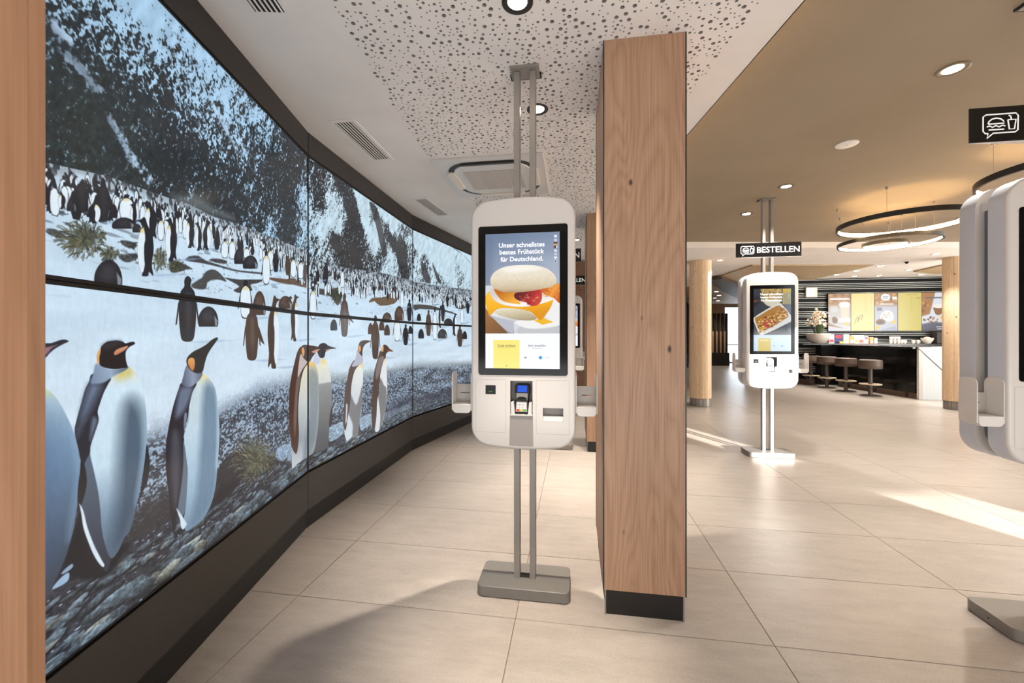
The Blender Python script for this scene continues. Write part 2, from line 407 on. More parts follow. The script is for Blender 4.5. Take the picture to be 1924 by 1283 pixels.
MTN_BASE = [(60, 300), (88, 306), (141, 318), (202, 331), (262, 353), (320, 373), (340, 377), (401, 407), (450, 422), (522, 450), (579, 473), (580, 483), (647, 503), (724, 514), (775, 527), (776, 529), (830, 538), (882, 544), (905, 548)]
CROWD_END = [(60, 340), (88, 345), (161, 352), (222, 370), (262, 378), (320, 403), (370, 412), (411, 428), (462, 453), (492, 466), (579, 522), (580, 532), (640, 535), (720, 545), (775, 552), (776, 553), (830, 563), (905, 575)]
SNOW_END = [(60, 880), (120, 840), (200, 800), (275, 792), (340, 770), (411, 750), (484, 714), (540, 702), (579, 700), (620, 696), (680, 693), (729, 685), (775, 677), (830, 676), (905, 675)]
SNOWY = [(90, 5, .5), (130, 10, .6), (200, 5, .75), (260, 10, .88), (290, 30, .92), (330, 80, .88), (380, 130, .84), (420, 170, .75), (470, 215, .62), (520, 255, .4), (560, 290, .2), (110, 45, .62), (150, 50, .58), (180, 30, .62), (210, 60, .55), (250, 75, .7), (290, 110, .66), (330, 150, .62), (370, 190, .5), (350, 175, .5), (200, 100, .2), (250, 130, .16), (300, 170, .14), (100, 100, .05), (120, 180, .03), (100, 250, .03), (180, 180, .06), (180, 250, .03), (150, 125, .1), (230, 200, .1), (280, 230, .13), (340, 240, .16), (400, 240, .18), (420, 250, .34), (440, 230, .42), (300, 290, .16), (360, 300, .15), (420, 320, .15), (470, 300, .25), (480, 340, .28), (520, 330, .13), (540, 400, .06), (500, 390, .4), (480, 430, .42), (400, 370, .24), (350, 350, .28), (440, 400, .25), (575, 300, .5), (572, 400, .62), (568, 450, .42), (250, 330, .1), (300, 350, .2), (215, 300, .04), (240, 260, .1),
    (590, 310, .35), (600, 340, .25), (640, 335, .3), (655, 370, .2), (660, 395, .12), (665, 420, .12), (600, 390, .25), (630, 450, .1), (665, 480, .05), (650, 440, .35), (615, 350, .6), (625, 390, .78), (610, 420, .9), (632, 425, .92), (590, 420, .65), (590, 470, .5), (620, 480, .45), (640, 400, .62), (675, 360, .92), (685, 400, .96), (695, 380, .96), (700, 400, .4), (712, 430, .96), (705, 460, .92), (720, 430, .35), (715, 480, .4), (690, 480, .42), (740, 420, .92), (745, 460, .2), (755, 475, .08), (735, 490, .62), (760, 400, .95), (765, 440, .55), (770, 480, .4), (730, 380, .95), (750, 430, .42), (720, 400, .9), (745, 405, .95), (730, 500, .7),
    (790, 450, 1), (830, 470, 1), (870, 490, .98), (880, 520, .9), (785, 500, .72), (796, 505, .56), (805, 520, .6), (815, 490, .97), (815, 512, .62), (825, 525, .64), (832, 500, .97), (840, 530, .66), (847, 500, .93), (856, 508, .68), (865, 525, .62), (850, 525, .85), (880, 525, .62), (900, 480, 1), (900, 530, .7)]

def paint_wall(res=560):
    W, Hh = int(round(3 * PANW * res)), int(round((SCR_Z1 - SCR_Z0) * res))
    cv = Canvas(W, Hh, -PANW, SCR_Z0, res)
    rng = np.random.default_rng(7)
    u = -PANW + (np.arange(W) + .5) / res; v = SCR_Z0 + (np.arange(Hh) + .5) / res
    U, V = np.meshgrid(u.astype(np.float32), v.astype(np.float32))
    def bound(pts):
        q = np.array([wall_uv(*p) for p in pts]); return np.interp(u, q[:, 0], q[:, 1]).astype(np.float32)[None, :]
    b_m, b_c, b_s = bound(MTN_BASE), bound(CROWD_END), bound(SNOW_END)
    # snow on the mountain, from scattered densities
    gx, gy = U[::8, ::8], V[::8, ::8]
    num = np.zeros_like(gx); den = np.zeros_like(gx) + 1e-6
    for (x, y, d) in SNOWY:
        a, b = wall_uv(x, y); sg = .1 if x < 580 else .06
        w = np.exp(-((gx - a) ** 2 + (gy - b) ** 2) / (2 * sg * sg)); num += w * d; den += w
    D = np.repeat(np.repeat(num / den, 8, 0), 8, 1)[:Hh, :W]
    D = np.where(U > -.02, .5 + (D - .5) * 1.3 + 1.6 * np.maximum(0, D - .86), D)
    A, B = U * .5 + V * .87, U * .87 - V * .5          # down-slope / across
    n1 = vnoise(B / .024, A / .06, 1); n2 = vnoise(U / .0095, V / .0115, 2); n3 = vnoise(U / .0055, V / .0065, 3); n4 = vnoise(B / .16, A / .4, 4)
    n5 = vnoise(B / .0085 + 9, A / .018, 15); n6 = vnoise(U / .004, V / .005, 16)
    n = .2 * n1 + .2 * n2 + .2 * n3 + .14 * n4 + .18 * n5 + .08 * n6
    n = (n - .5) * 2.1 + .5
    snow = np.maximum(sm(-.13, .13, n - (1.03 - 1.06 * D)), .75 * sm(.74, .84, .6 * n5 + .4 * n6))
    right = sm(-.25, .25, U)[..., None]
    dark = np.array([36, 45, 51]) * (1 - right) + np.array([50, 52, 56]) * right
    white = np.array([170, 208, 238]) * (1 - right) + np.array([202, 228, 242]) * right
    tone = (.5 + .95 * (.3 * n2 + .3 * n5 + .2 * n6 + .2 * n4))[..., None]
    img = (dark * tone) * (1 - snow[..., None]) + (white * (.88 + .14 * n1[..., None])) * snow[..., None]
    # green slope at the near end
    gq = np.exp(-((U + 1.66) ** 2 / .06 + (V - 2.05) ** 2 / .06))[..., None]
    img = img * (1 - .5 * gq) + np.array([52, 62, 56]) * tone * .5 * gq
    # snow field
    f1, f2 = vnoise(U / .3, V / .05, 5), vnoise(U / .05, V / .012, 6)
    lower = sm(1.75, .9, V)[..., None]
    field = (np.array([206, 230, 248]) * (1 - lower) + np.array([218, 234, 248]) * lower) - ((1 - f1) * 14 + (1 - f2) * 5)[..., None]
    st = sm(.7, .82, .5 * f2 + .5 * vnoise(U / .12 + V * 3, V / .02 - U * 1.5, 9)) * sm(.42, .05, b_c - V)
    field = field * (1 - .6 * st[..., None]) + np.array([86, 92, 100]) * .6 * st[..., None]
    img = np.where((V < b_m)[..., None], field, img)
    # packed crowd: upright streaks
    c1 = .55 * vnoise(U / .011, V / .03, 10) + .45 * vnoise(U / .006, V / .014, 11)
    cr = sm(.44, .56, c1)[..., None]
    crowd = np.array([44, 48, 54]) * (1 - cr) + np.array([190, 208, 222]) * cr
    far = sm(.1, 0, b_m - V)[..., None]
    crowd = crowd * (1 - .35 * far) + np.array([92, 102, 110]) * .35 * far
    inc = ((V < b_m) & (V > b_c)).astype(np.float32)
    edge = sm(0, .045, V - b_c + .05 * (vnoise(U / .05, V / .05, 12) - .5))
    m = (inc * edge)[..., None]
    img = img * (1 - m) + crowd * m
    # shingle: pale frost over dark grit, darker and wetter toward the bottom
    g1 = .42 * vnoise(U / .016, V / .010, 20) + .38 * vnoise(U / .008, V / .0055, 21) + .2 * vnoise(U / .2, V / .05, 22)
    near = sm(-.1, -1.4, U); hgt = V - SCR_Z0
    depth = sm(0, .28, b_s - V)
    frost = sm(.30 + .1 * depth, .62 + .06 * depth, g1)[..., None]
    grit = np.array([62, 66, 74]) * (1 - frost) + np.array([158, 178, 200]) * frost
    olive = (sm(.16, 0, b_s - V) * sm(-.6, .2, U))[..., None]
    grit = grit * (1 - .55 * olive) + np.array([158, 166, 158]) * .55 * olive
    gm = sm(-.02, .1, b_s - V + .14 * (g1 - .5))[..., None]
    img = img * (1 - gm) + grit * gm
    wet = sm(.30, .18, hgt - .1 * near + .05 * (vnoise(U / .12, V / .06, 23) - .5)) * (1 - .45 * sm(.1, .8, U))
    spark = sm(.72, .86, .5 * vnoise(U / .03, V / .006, 24) + .5 * vnoise(U / .012, V / .005, 25))
    wetc = (np.array([38, 40, 48]) + 26 * g1[..., None]) * (1 - spark[..., None]) + np.array([150, 168, 186]) * spark[..., None]
    img = img * (1 - wet[..., None]) + wetc * wet[..., None]
    cv.img[:] = np.clip(img, 0, 255) / 255.0
    wz = lambda pts: [wall_uv(*p) for p in pts]
    def Z(ox, oy, sc): return lambda pts: [wall_uv(ox + x / sc, oy + y / sc) for x, y in pts]
    z1, z2, z3, z4 = Z(80, 290, 4.935), Z(320, 330, 4.935), Z(80, 610, 3.666), Z(80, 900, 3.4676)
    z6, z7, z8, z0 = Z(400, 640, 3.563), Z(570, 290, 3.8875), Z(570, 560, 3.8875), Z(80, 0, 3.848)
    # gullies of snow and dark rock faces
    for s_, w_ in (([(200, 430), (250, 480), (300, 520), (340, 590), (400, 645)], .03), ([(500, 880), (545, 960), (600, 1060), (650, 1150), (700, 1220), (790, 1290)], .035), ([(1240, 780), (1290, 870), (1340, 960), (1400, 1080)], .03), ([(1420, 1000), (1450, 1080), (1475, 1150)], .012), ([(80, 180), (140, 240), (210, 320)], .02)):
        q = z0(s_)
        q = spline(np.array(q), 5)[:5 * (len(q) - 1)]
        for _ in range(int(190 * w_ / .03)):
            a = q[rng.integers(len(q))] + rng.normal(size=2) * w_ * .26; d = rng.normal(size=2) * (.005, .014)
            cv.line([a, a + d * .6], rng.uniform(.004, .012), (184, 212, 240), rng.uniform(.3, .85), 1.4)
    for p_ in ([(210, 560), (240, 600), (275, 680), (270, 715), (230, 690), (208, 620)], [(330, 640), (370, 660), (410, 740), (425, 815), (390, 820), (345, 760)], [(640, 650), (720, 690), (750, 765), (700, 740), (655, 700)], [(300, 380), (380, 400), (395, 440), (330, 450)], [(860, 780), (900, 830), (930, 935), (890, 930), (862, 850)], [(940, 790), (970, 850), (1010, 945), (975, 920)], [(480, 350), (540, 400), (590, 600), (610, 740), (570, 700), (530, 520)]):
        cv.fill(z7(p_), (52, 52, 56), .8, 3, 3)
    for p_ in ([(1050, 640), (1130, 700), (1230, 800), (1180, 745), (1100, 690)],): cv.fill(z7(p_), (70, 90, 112), .6, 2, 3)
    cv.fill(z0([(40, 130), (120, 230), (260, 420), (430, 640), (500, 800), (560, 1000), (650, 1230), (470, 1230), (430, 980), (400, 760), (200, 480), (40, 330)]), (38, 46, 52), .45, 14, 3)
    cv.fill(z2([(0, 180), (120, 190), (240, 190), (420, 300), (560, 360), (600, 420), (480, 390), (300, 340), (100, 250)]), (118, 126, 130), .6, 9, 3)
    # mounds
    for zz, p_, c_ in ((z2, [(135, 785), (180, 750), (260, 745), (330, 790), (520, 850), (640, 880), (850, 900), (860, 915), (740, 905), (600, 888), (480, 855), (330, 820), (220, 802)], (56, 56, 60)),
                       (z2, [(190, 1030), (230, 985), (290, 950), (330, 890), (390, 870), (440, 890), (490, 940), (520, 985), (470, 970), (400, 965), (340, 995), (330, 1050), (260, 1055)], (66, 66, 66)),
                       (z2, [(500, 945), (640, 965), (860, 965), (800, 1000), (740, 1010), (760, 1060), (700, 1090), (620, 1085), (585, 1060), (640, 1030), (560, 980)], (60, 58, 58)),
                       (z2, [(360, 780), (430, 770), (520, 790), (515, 815), (430, 810)], (60, 60, 64)), (z2, [(0, 790), (80, 800), (205, 865), (150, 870), (60, 900), (0, 890)], (58, 62, 62)),
                       (z2, [(930, 945), (1080, 960), (1140, 950), (1260, 1000), (1260, 1040), (1140, 1012), (1060, 1005), (930, 968)], (96, 72, 58)),
                       (z1, [(725, 800), (800, 805), (870, 830), (860, 868), (800, 872), (730, 832)], (62, 64, 66)), (z1, [(700, 945), (760, 928), (870, 920), (882, 962), (800, 1002), (740, 990)], (60, 62, 66)),
                       (z1, [(40, 690), (120, 700), (190, 740), (100, 750), (40, 730)], (70, 78, 84)), (z1, [(40, 490), (110, 510), (200, 540), (60, 530)], (60, 66, 74)),
                       (z7, [(80, 975), (180, 990), (250, 972), (285, 1030), (250, 1105), (220, 1065), (190, 1035), (110, 1022)], (70, 68, 62)),
                       (z7, [(480, 1085), (500, 1050), (600, 1040), (650, 1005), (690, 1050), (660, 1092), (560, 1106), (520, 1072)], (104, 84, 66)),
                       (z7, [(805, 1098), (900, 1100), (960, 1112), (1080, 1150), (1120, 1172), (1000, 1142), (850, 1128), (815, 1142)], (70, 68, 66)), (z7, [(1110, 1110), (1215, 1090), (1215, 1115), (1140, 1130)], (66, 66, 66))):
        cv.fill(zz(p_), c_, .95, 1.6, 2)
        q = np.array(zz(p_)); lo, hi = q.min(0), q.max(0)
        for _ in range(26):   # rough tufty surface
            a = lo + rng.random(2) * (hi - lo); b = a + (rng.normal(size=2) * (.012, .006))
            cv.line([a, b], .004, (120, 118, 112) if rng.random() < .5 else (34, 36, 38), .5, 1)
    def tuft(zz, cx, cy, rx, ry, n, cols, w=.004, up=.4):
        c = np.array(zz([(cx, cy), (cx + rx, cy), (cx, cy + ry)])); ex, ey = c[1] - c[0], c[2] - c[0]
        core = [tuple(c[0] + ex * math.cos(q) * r + ey * math.sin(q) * r) for q, r in zip(np.linspace(0, 2 * math.pi, 12)[:-1], rng.uniform(.5, .8, 11))]
        cv.fill(core, tuple(int(q * .8) for q in cols[0]), .75, 4, 3)
        for _ in range(n * 2):
            a = rng.uniform(0, 2 * math.pi); r = rng.uniform(.0, .85) ** .7
            p0 = c[0] + ex * math.cos(a) * r + ey * math.sin(a) * r; b = a + rng.normal() * .5; L_ = rng.uniform(.15, .42)
            p2 = p0 + (ex * math.cos(b) + ey * math.sin(b)) * L_ - ex * .06; p1 = (p0 + p2) / 2 - ey * up * .2 * abs(math.cos(b))
            cv.line([p0, p1, p2], w * rng.uniform(.6, 1.2), cols[rng.integers(len(cols))], rng.uniform(.5, .95), .8)
    G = [(58, 62, 52), (84, 86, 66), (112, 112, 84), (46, 50, 46), (150, 150, 120)]
    tuft(z1, 380, 790, 200, 160, 150, G[:4] + [(74, 80, 70)]); tuft(z1, 620, 925, 90, 70, 50, G[:4]); tuft(z1, 1090, 980, 70, 110, 50, G); tuft(z1, 1240, 1030, 70, 60, 40, G[:4]); tuft(z7, 250, 1030, 50, 70, 40, G)
    # crowd that can be told apart, growing toward the front
    top, end = np.array([wall_uv(*p) for p in MTN_BASE]), np.array([wall_uv(*p) for p in CROWD_END])
    item = []
    for _ in range(900):
        uu = rng.uniform(-1.25, 2 * PANW) if rng.random() < .88 else rng.uniform(-PANW + .15, -1.2); a, b = np.interp(uu, top[:, 0], top[:, 1]), np.interp(uu, end[:, 0], end[:, 1])
        t = rng.random(); item.append((a + (b - a) * t, uu, t))
    for vv, uu, t in sorted(item, reverse=True):
        hh = (.04 + .06 * t) * rng.uniform(.8, 1.2); ww = hh * rng.uniform(.3, .42)
        mp = lambda x, y, uu=uu, vv=vv: (uu + x, vv - y)
        bird(cv, 0, 0, hh, ww, 'ABBBC'[rng.integers(5)], DARK, rng.choice([-1, 1]), mp)
    for cx, tp, bt, w, kind, br, fl in MIDDLE:
        if bt - tp > 24 and kind != 'D':    # shadow on the snow
            cv.fill([wall_uv(cx, bt - 1.5), wall_uv(cx + w * 1.5, bt - 5), wall_uv(cx + w * 2.4, bt - 4), wall_uv(cx + w * .8, bt + 1)], (150, 176, 204), .55, 2)
        bird(cv, cx, tp, bt, w, kind, BROWN if br else DARK, fl)
    cv.fill(wz([(478, 611), (487, 616), (497, 648), (492, 644), (480, 628)]), BROWN, 1, .8)
    cv.fill(wz([(647, 575), (660, 598), (665, 608), (655, 600)]), BROWN, 1, .8); cv.fill(wz([(646, 575), (640, 596), (637, 608), (641, 598)]), BROWN, 1, .8)
    cv.fill(wz([(534, 566), (546, 556), (549, 560), (538, 572)]), BROWN, 1, .8)
    # ---- foreground water, boulders, tuft
    for p_ in ([(430, 720), (520, 690), (526, 800), (430, 800)],): cv.fill(z6(p_), (150, 176, 200), .85, 3, 2)
    cv.fill(z8([(190, 950), (240, 920), (290, 905), (290, 990), (190, 1050)]), (168, 194, 216), .8, 3, 2)
    cv.fill(z8([(415, 880), (460, 850), (500, 850), (498, 940), (440, 970), (412, 950)]), (168, 194, 216), .8, 3, 2)
    cv.fill(z8([(600, 840), (700, 800), (780, 770), (780, 850), (660, 920), (590, 940)]), (170, 192, 212), .35, 6, 2)
    cv.fill(z6([(20, 890), (80, 790), (150, 745), (230, 738), (330, 760), (420, 790), (430, 830), (330, 880), (200, 940), (100, 965), (10, 1040)]), (44, 44, 50), .95, 2, 2)
    tuft(z6, 290, 800, 130, 150, 240, [(96, 98, 78), (124, 124, 100), (66, 68, 56), (48, 50, 46), (160, 158, 132)], .003, .55)
    # stones along the lower edge
    st_ = []
    for _ in range(900):
        uu = rng.uniform(-PANW, 2 * PANW); st_.append((rng.random() ** .8 * (.2 if uu < .1 else .12), uu))
    for hh, uu in sorted(st_, reverse=True):
        s_ = rng.uniform(.010, .034) * (1.5 if hh < .09 else .8) * (1 if uu < .05 else .6)
        rx, ry, a = s_ * rng.uniform(1.0, 2.1), s_ * rng.uniform(.4, .65), rng.uniform(-.05, .3)
        b = rng.uniform(.5, 1.05); c = np.array([126, 146, 160]) * b + (rng.random() < .1) * np.array([40, 30, 10])
        e = [(rx * math.cos(t) * rng.uniform(.85, 1.1), ry * math.sin(t) * rng.uniform(.85, 1.1)) for t in np.linspace(0, 2 * math.pi, 9)[:-1]]
        P = [(uu + x * math.cos(a) - y * math.sin(a), SCR_Z0 + hh + x * math.sin(a) + y * math.cos(a)) for x, y in e]
        cv.fill([(x + .004, y - .006) for x, y in P], (26, 28, 34), .8, 2.0)
        cv.fill(P, grad([(0, c * 1.12), (1, c * .5)], (uu, SCR_Z0 + hh + ry), (uu, SCR_Z0 + hh - ry)), .85, 1.4)
    rough = .6 * vnoise(U / .009, V / .006, 33) + .4 * vnoise(U / .025, V / .015, 34)
    low = sm(.34, .2, hgt) * (.75 - .25 * sm(0, 1, U)); cv.img = np.clip(cv.img * (1 + low * 1.1 * (rough - .5))[..., None], 0, 1)
    # ---- the big king penguins
    def big(zz, parts):
        for q, c, kw in parts:
            kw = dict(kw)
            if isinstance(c, list): a, b = zz([kw.pop('a'), kw.pop('b')]); c = grad(c, a, b)
            if 'clip' in kw: kw['clip'] = (zz(kw['clip']), 4)
            cv.fill(zz(q), c, kw.get('alpha', 1), kw.get('soft', .9), kw.get('sm', 4), kw.get('clip'))
    big(z4, [([(215, 250), (245, 170), (300, 340), (345, 470), (400, 575), (460, 470), (560, 420), (430, 620), (300, 660), (150, 640), (90, 700)], (28, 29, 36), dict(soft=5)), ([(60, 715), (120, 640), (170, 610), (165, 660), (110, 700)], (150, 180, 208), {}), ([(120, 620), (140, 590), (190, 552), (195, 575), (150, 610)], (140, 165, 190), {}),
             ([(930, 300), (1000, 250), (1100, 140), (1180, 40), (1280, 0), (1240, 90), (1100, 200), (980, 300), (860, 360)], (34, 34, 40), dict(soft=6)), ([(600, 240), (700, 150), (840, 120), (840, 240), (700, 330), (560, 400)], (56, 54, 56), dict(soft=9, alpha=.7))])
    p1 = [(-160, 560), (-90, 470), (-20, 442), (20, 445), (60, 470), (110, 530), (160, 620), (200, 710), (230, 810), (250, 900), (257, 980), (255, 1080), (245, 1180), (230, 1300), (205, 1440), (150, 1620), (90, 1750), (20, 1880), (-80, 1960), (-200, 1900)]
    big(z3, [(p1, [(0, (206, 212, 168)), (.06, (172, 196, 212)), (.3, (128, 160, 190)), (.55, (96, 122, 150)), (.8, (68, 84, 104)), (1, (56, 66, 80))], dict(a=(20, 445), b=(20, 1800))),
             ([(-200, 700), (90, 700), (150, 1000), (100, 1500), (-200, 1900)], (66, 90, 124), dict(alpha=.5, soft=40, clip=p1)),
             ([(200, 700), (262, 960), (262, 1080), (200, 1440), (175, 1440), (235, 1080), (235, 960)], (150, 185, 215), dict(alpha=.5, soft=10, clip=p1)),
             ([(-60, 140), (20, 130), (60, 128), (120, 108), (155, 105), (178, 117), (140, 135), (80, 170), (40, 205), (20, 228), (-60, 290)], (46, 46, 54), {}), ([(-40, 170), (20, 158), (70, 148), (100, 140), (60, 165), (25, 205), (-40, 230)], (150, 112, 124), dict(soft=1.6))])
    belly2 = [(590, 292), (620, 310), (650, 350), (680, 410), (700, 500), (712, 600), (717, 700), (715, 800), (705, 900), (690, 1020), (670, 1130), (650, 1220), (625, 1330), (595, 1430), (560, 1470), (520, 1560), (470, 1610), (430, 1520), (405, 1400), (395, 1260), (380, 1140), (350, 1000), (325, 880), (345, 800), (375, 720), (383, 650), (378, 600), (400, 520), (430, 450), (470, 370), (520, 340), (560, 315)]
    big(z3, [([(717, 830), (735, 920), (735, 1010), (715, 1100), (680, 1170), (660, 1240), (690, 1030), (706, 900)], (36, 38, 46), {}),
             ([(325, 880), (355, 1000), (390, 1140), (420, 1290), (450, 1450), (470, 1600), (440, 1700), (405, 1660), (360, 1600), (310, 1480), (265, 1300), (240, 1230), (270, 1150), (300, 1050), (285, 960)], [(0, (88, 104, 124)), (1, (50, 56, 68))], dict(a=(320, 880), b=(400, 1650))),
             (belly2, [(0, (214, 222, 210)), (.1, (206, 228, 242)), (.5, (196, 220, 236)), (.75, (120, 146, 168)), (1, (84, 100, 118))], dict(a=(560, 300), b=(500, 1600))),
             ([(560, 560), (640, 520), (700, 640), (710, 900), (660, 1250), (560, 1480), (480, 1500), (510, 1200), (520, 900)], (58, 76, 96), dict(alpha=.85, soft=20, clip=belly2)),
             ([(690, 520), (716, 700), (712, 860), (660, 1200), (640, 1190), (690, 860), (694, 700)], (150, 186, 212), dict(alpha=.55, soft=9, clip=belly2)),
             ([(590, 292), (540, 310), (500, 350), (540, 380), (620, 340)], (206, 186, 90), dict(alpha=.75, soft=9, clip=belly2)),
             ([(262, 940), (285, 960), (303, 1050), (298, 1130), (270, 1230), (245, 1275), (240, 1150), (258, 1000)], (28, 30, 38), {}),
             ([(345, 340), (465, 365), (450, 410), (420, 470), (395, 540), (378, 600), (385, 660), (360, 740), (330, 830), (325, 880), (300, 930), (285, 960), (262, 940), (245, 860), (220, 740), (235, 650), (265, 540), (290, 450), (320, 390)], (38, 40, 50), {}),
             ([(330, 400), (400, 420), (370, 500), (320, 600), (270, 660), (262, 620), (290, 500)], (112, 130, 156), dict(alpha=.85, soft=11)), ([(345, 640), (375, 660), (350, 740), (325, 800), (330, 720)], (112, 130, 150), dict(alpha=.8, soft=4)), ([(230, 720), (250, 690), (300, 650), (270, 720), (240, 780)], (84, 96, 116), dict(alpha=.7, soft=6)),
             ([(365, 270), (400, 285), (440, 303), (500, 310), (560, 300), (590, 295), (560, 320), (500, 350), (465, 372), (420, 400), (360, 410), (330, 400), (348, 335)], [(0, (120, 140, 165)), (.5, (150, 172, 196)), (1, (70, 84, 104))], dict(a=(350, 380), b=(580, 300), soft=2)),
             ([(400, 160), (420, 135), (450, 117), (510, 110), (550, 118), (570, 130), (600, 122), (628, 120), (634, 134), (600, 152), (578, 175), (570, 200), (572, 240), (580, 275), (585, 295), (560, 300), (500, 307), (440, 300), (400, 285), (385, 260), (385, 220)], (30, 29, 33), {}),
             ([(410, 150), (450, 125), (510, 115), (540, 122), (500, 150), (440, 170)], (60, 60, 66), dict(alpha=.7, soft=7)),
             ([(490, 196), (510, 172), (550, 156), (588, 147), (570, 172), (540, 192), (500, 212)], [(0, (206, 150, 118)), (1, (196, 124, 92))], dict(a=(540, 150), b=(540, 210))),
             ([(375, 262), (372, 215), (385, 180), (400, 165), (398, 190), (390, 230), (390, 270)], (214, 164, 104), {})])
    big(z4, [([(238, 160), (265, 210), (290, 310), (330, 420), (380, 520), (402, 560), (385, 570), (340, 510), (300, 420), (265, 320), (250, 220)], (214, 228, 238), {})])
    belly3 = [(1100, 340), (1140, 365), (1180, 420), (1198, 490), (1210, 600), (1217, 720), (1213, 850), (1203, 980), (1195, 1080), (1180, 1165), (1150, 1260), (1100, 1340), (1030, 1400), (985, 1420), (970, 1350), (985, 1260), (995, 1100), (998, 1000), (985, 890), (975, 760), (1010, 640), (1020, 540), (1050, 440), (1080, 380)]
    big(z3, [([(960, 400), (1060, 395), (1030, 470), (1010, 560), (1000, 640), (975, 720), (970, 800), (985, 890), (995, 980), (995, 1080), (1000, 1180), (985, 1300), (960, 1370), (925, 1330), (915, 1400), (895, 1420), (880, 1310), (870, 1180), (855, 1060), (848, 930), (850, 820), (865, 720), (885, 620), (905, 540), (935, 450)], (40, 38, 46), {}),
             ([(968, 800), (985, 890), (995, 1000), (995, 1180), (980, 1290), (945, 1330), (930, 1280), (955, 1100), (968, 950)], (98, 112, 128), dict(soft=1.5)),
             ([(950, 440), (1030, 430), (1010, 520), (970, 600), (920, 640), (920, 560)], (116, 130, 154), dict(alpha=.85, soft=9)), ([(890, 760), (930, 740), (950, 900), (930, 1200), (905, 1250), (885, 1000)], (72, 74, 86), dict(alpha=.9, soft=8)), ([(975, 620), (992, 610), (990, 660), (972, 720)], (140, 156, 176), dict(alpha=.8, soft=2)),
             (belly3, [(0, (226, 214, 140)), (.07, (200, 216, 220)), (.4, (190, 212, 228)), (.75, (150, 180, 202)), (1, (120, 146, 168))], dict(a=(1100, 340), b=(1060, 1400))),
             ([(1110, 430), (1185, 430), (1210, 620), (1208, 900), (1180, 1170), (1090, 1350), (1010, 1390), (1060, 1150), (1085, 800)], (98, 124, 148), dict(alpha=.8, soft=14, clip=belly3)),
             ([(1198, 500), (1217, 720), (1205, 980), (1190, 980), (1200, 720)], (176, 204, 224), dict(alpha=.6, soft=5, clip=belly3)),
             ([(990, 283), (1020, 315), (1060, 335), (1100, 330), (1088, 370), (1055, 405), (1010, 430), (960, 410), (970, 350)], [(0, (84, 96, 116)), (.5, (140, 154, 178)), (1, (90, 102, 122))], dict(a=(965, 380), b=(1100, 350))),
             ([(1195, 90), (1208, 95), (1185, 130), (1150, 180), (1130, 220), (1115, 270), (1100, 325), (1060, 335), (1020, 315), (995, 280), (990, 245), (1005, 215), (1040, 185), (1090, 160), (1130, 135), (1165, 105)], (34, 31, 34), {}),
             ([(1003, 240), (1020, 228), (1040, 232), (1048, 255), (1046, 290), (1035, 318), (1015, 300), (1000, 265)], [(0, (222, 162, 96)), (1, (190, 116, 62))], dict(a=(1020, 230), b=(1030, 316)))])
    big(z4, [([(870, 190), (895, 220), (935, 285), (935, 300), (915, 328), (900, 310), (893, 260)], (206, 222, 234), {})])
    BR = (78, 56, 46)  # brown plumage with the screen's warm reflection put into the colour
    b4 = [(630, 150), (660, 140), (690, 170), (705, 230), (708, 350), (708, 480), (700, 600), (685, 700), (660, 760), (600, 800), (560, 830), (540, 852), (528, 840), (530, 720), (560, 755), (575, 640), (570, 500), (575, 380), (590, 260), (610, 190)]
    b5 = [(740, 118), (765, 150), (780, 200), (790, 260), (797, 380), (790, 500), (778, 600), (770, 700), (740, 735), (690, 745), (668, 740), (690, 640), (704, 500), (704, 300), (696, 200), (710, 160)]
    big(z6, [(b5, [(0, (238, 206, 110)), (.08, (226, 226, 206)), (.26, (210, 214, 214)), (.28, (150, 152, 152)), (.6, (120, 122, 124)), (1, (82, 84, 88))], dict(a=(740, 118), b=(735, 740))),
             ([(690, 90), (720, 115), (715, 140), (695, 160), (668, 150)], (196, 204, 222), {}), ([(785, 480), (800, 440), (795, 560), (778, 570)], (70, 62, 60), {}),
             ([(715, 25), (745, 16), (775, 35), (800, 43), (824, 52), (780, 58), (755, 75), (745, 110), (720, 115), (703, 90), (698, 60)], (44, 38, 40), {}), ([(750, 62), (790, 55), (765, 72)], (196, 140, 120), dict(sm=0)),
             (b4, [(0, (240, 190, 90)), (.07, (226, 222, 196)), (.4, (200, 206, 206)), (.75, (150, 160, 168)), (1, (196, 204, 210))], dict(a=(650, 140), b=(560, 850))),
             ([(640, 200), (708, 230), (708, 500), (660, 770), (600, 800), (640, 500)], (110, 122, 132), dict(alpha=.65, soft=16, clip=b4)),
             ([(590, 40), (565, 75), (545, 150), (525, 240), (512, 330), (508, 450), (510, 560), (520, 650), (530, 720), (560, 755), (575, 640), (570, 500), (575, 380), (590, 260), (610, 190), (632, 150), (600, 90)], BR, {}),
             ([(560, 260), (585, 240), (570, 360), (560, 520), (548, 640), (540, 500)], (130, 112, 104), dict(alpha=.75, soft=6)), ([(588, 90), (608, 120), (630, 145), (600, 190), (568, 245), (575, 150)], (196, 180, 180), dict(soft=2)),
             ([(592, 42), (612, 28), (650, 32), (690, 38), (714, 48), (692, 76), (665, 110), (645, 142), (622, 132), (600, 92)], (66, 50, 46), {}), ([(660, 74), (690, 60), (718, 56), (695, 78), (672, 84)], (206, 156, 136), dict(sm=0)), ([(594, 56), (606, 46), (613, 75), (606, 106), (597, 88)], (222, 156, 78), {})])
    b6 = [(1000, 145), (1004, 250), (1000, 380), (990, 500), (976, 580), (975, 650), (940, 640), (915, 660), (895, 672), (880, 620), (880, 560), (900, 500), (910, 400), (920, 330), (935, 240), (965, 170)]
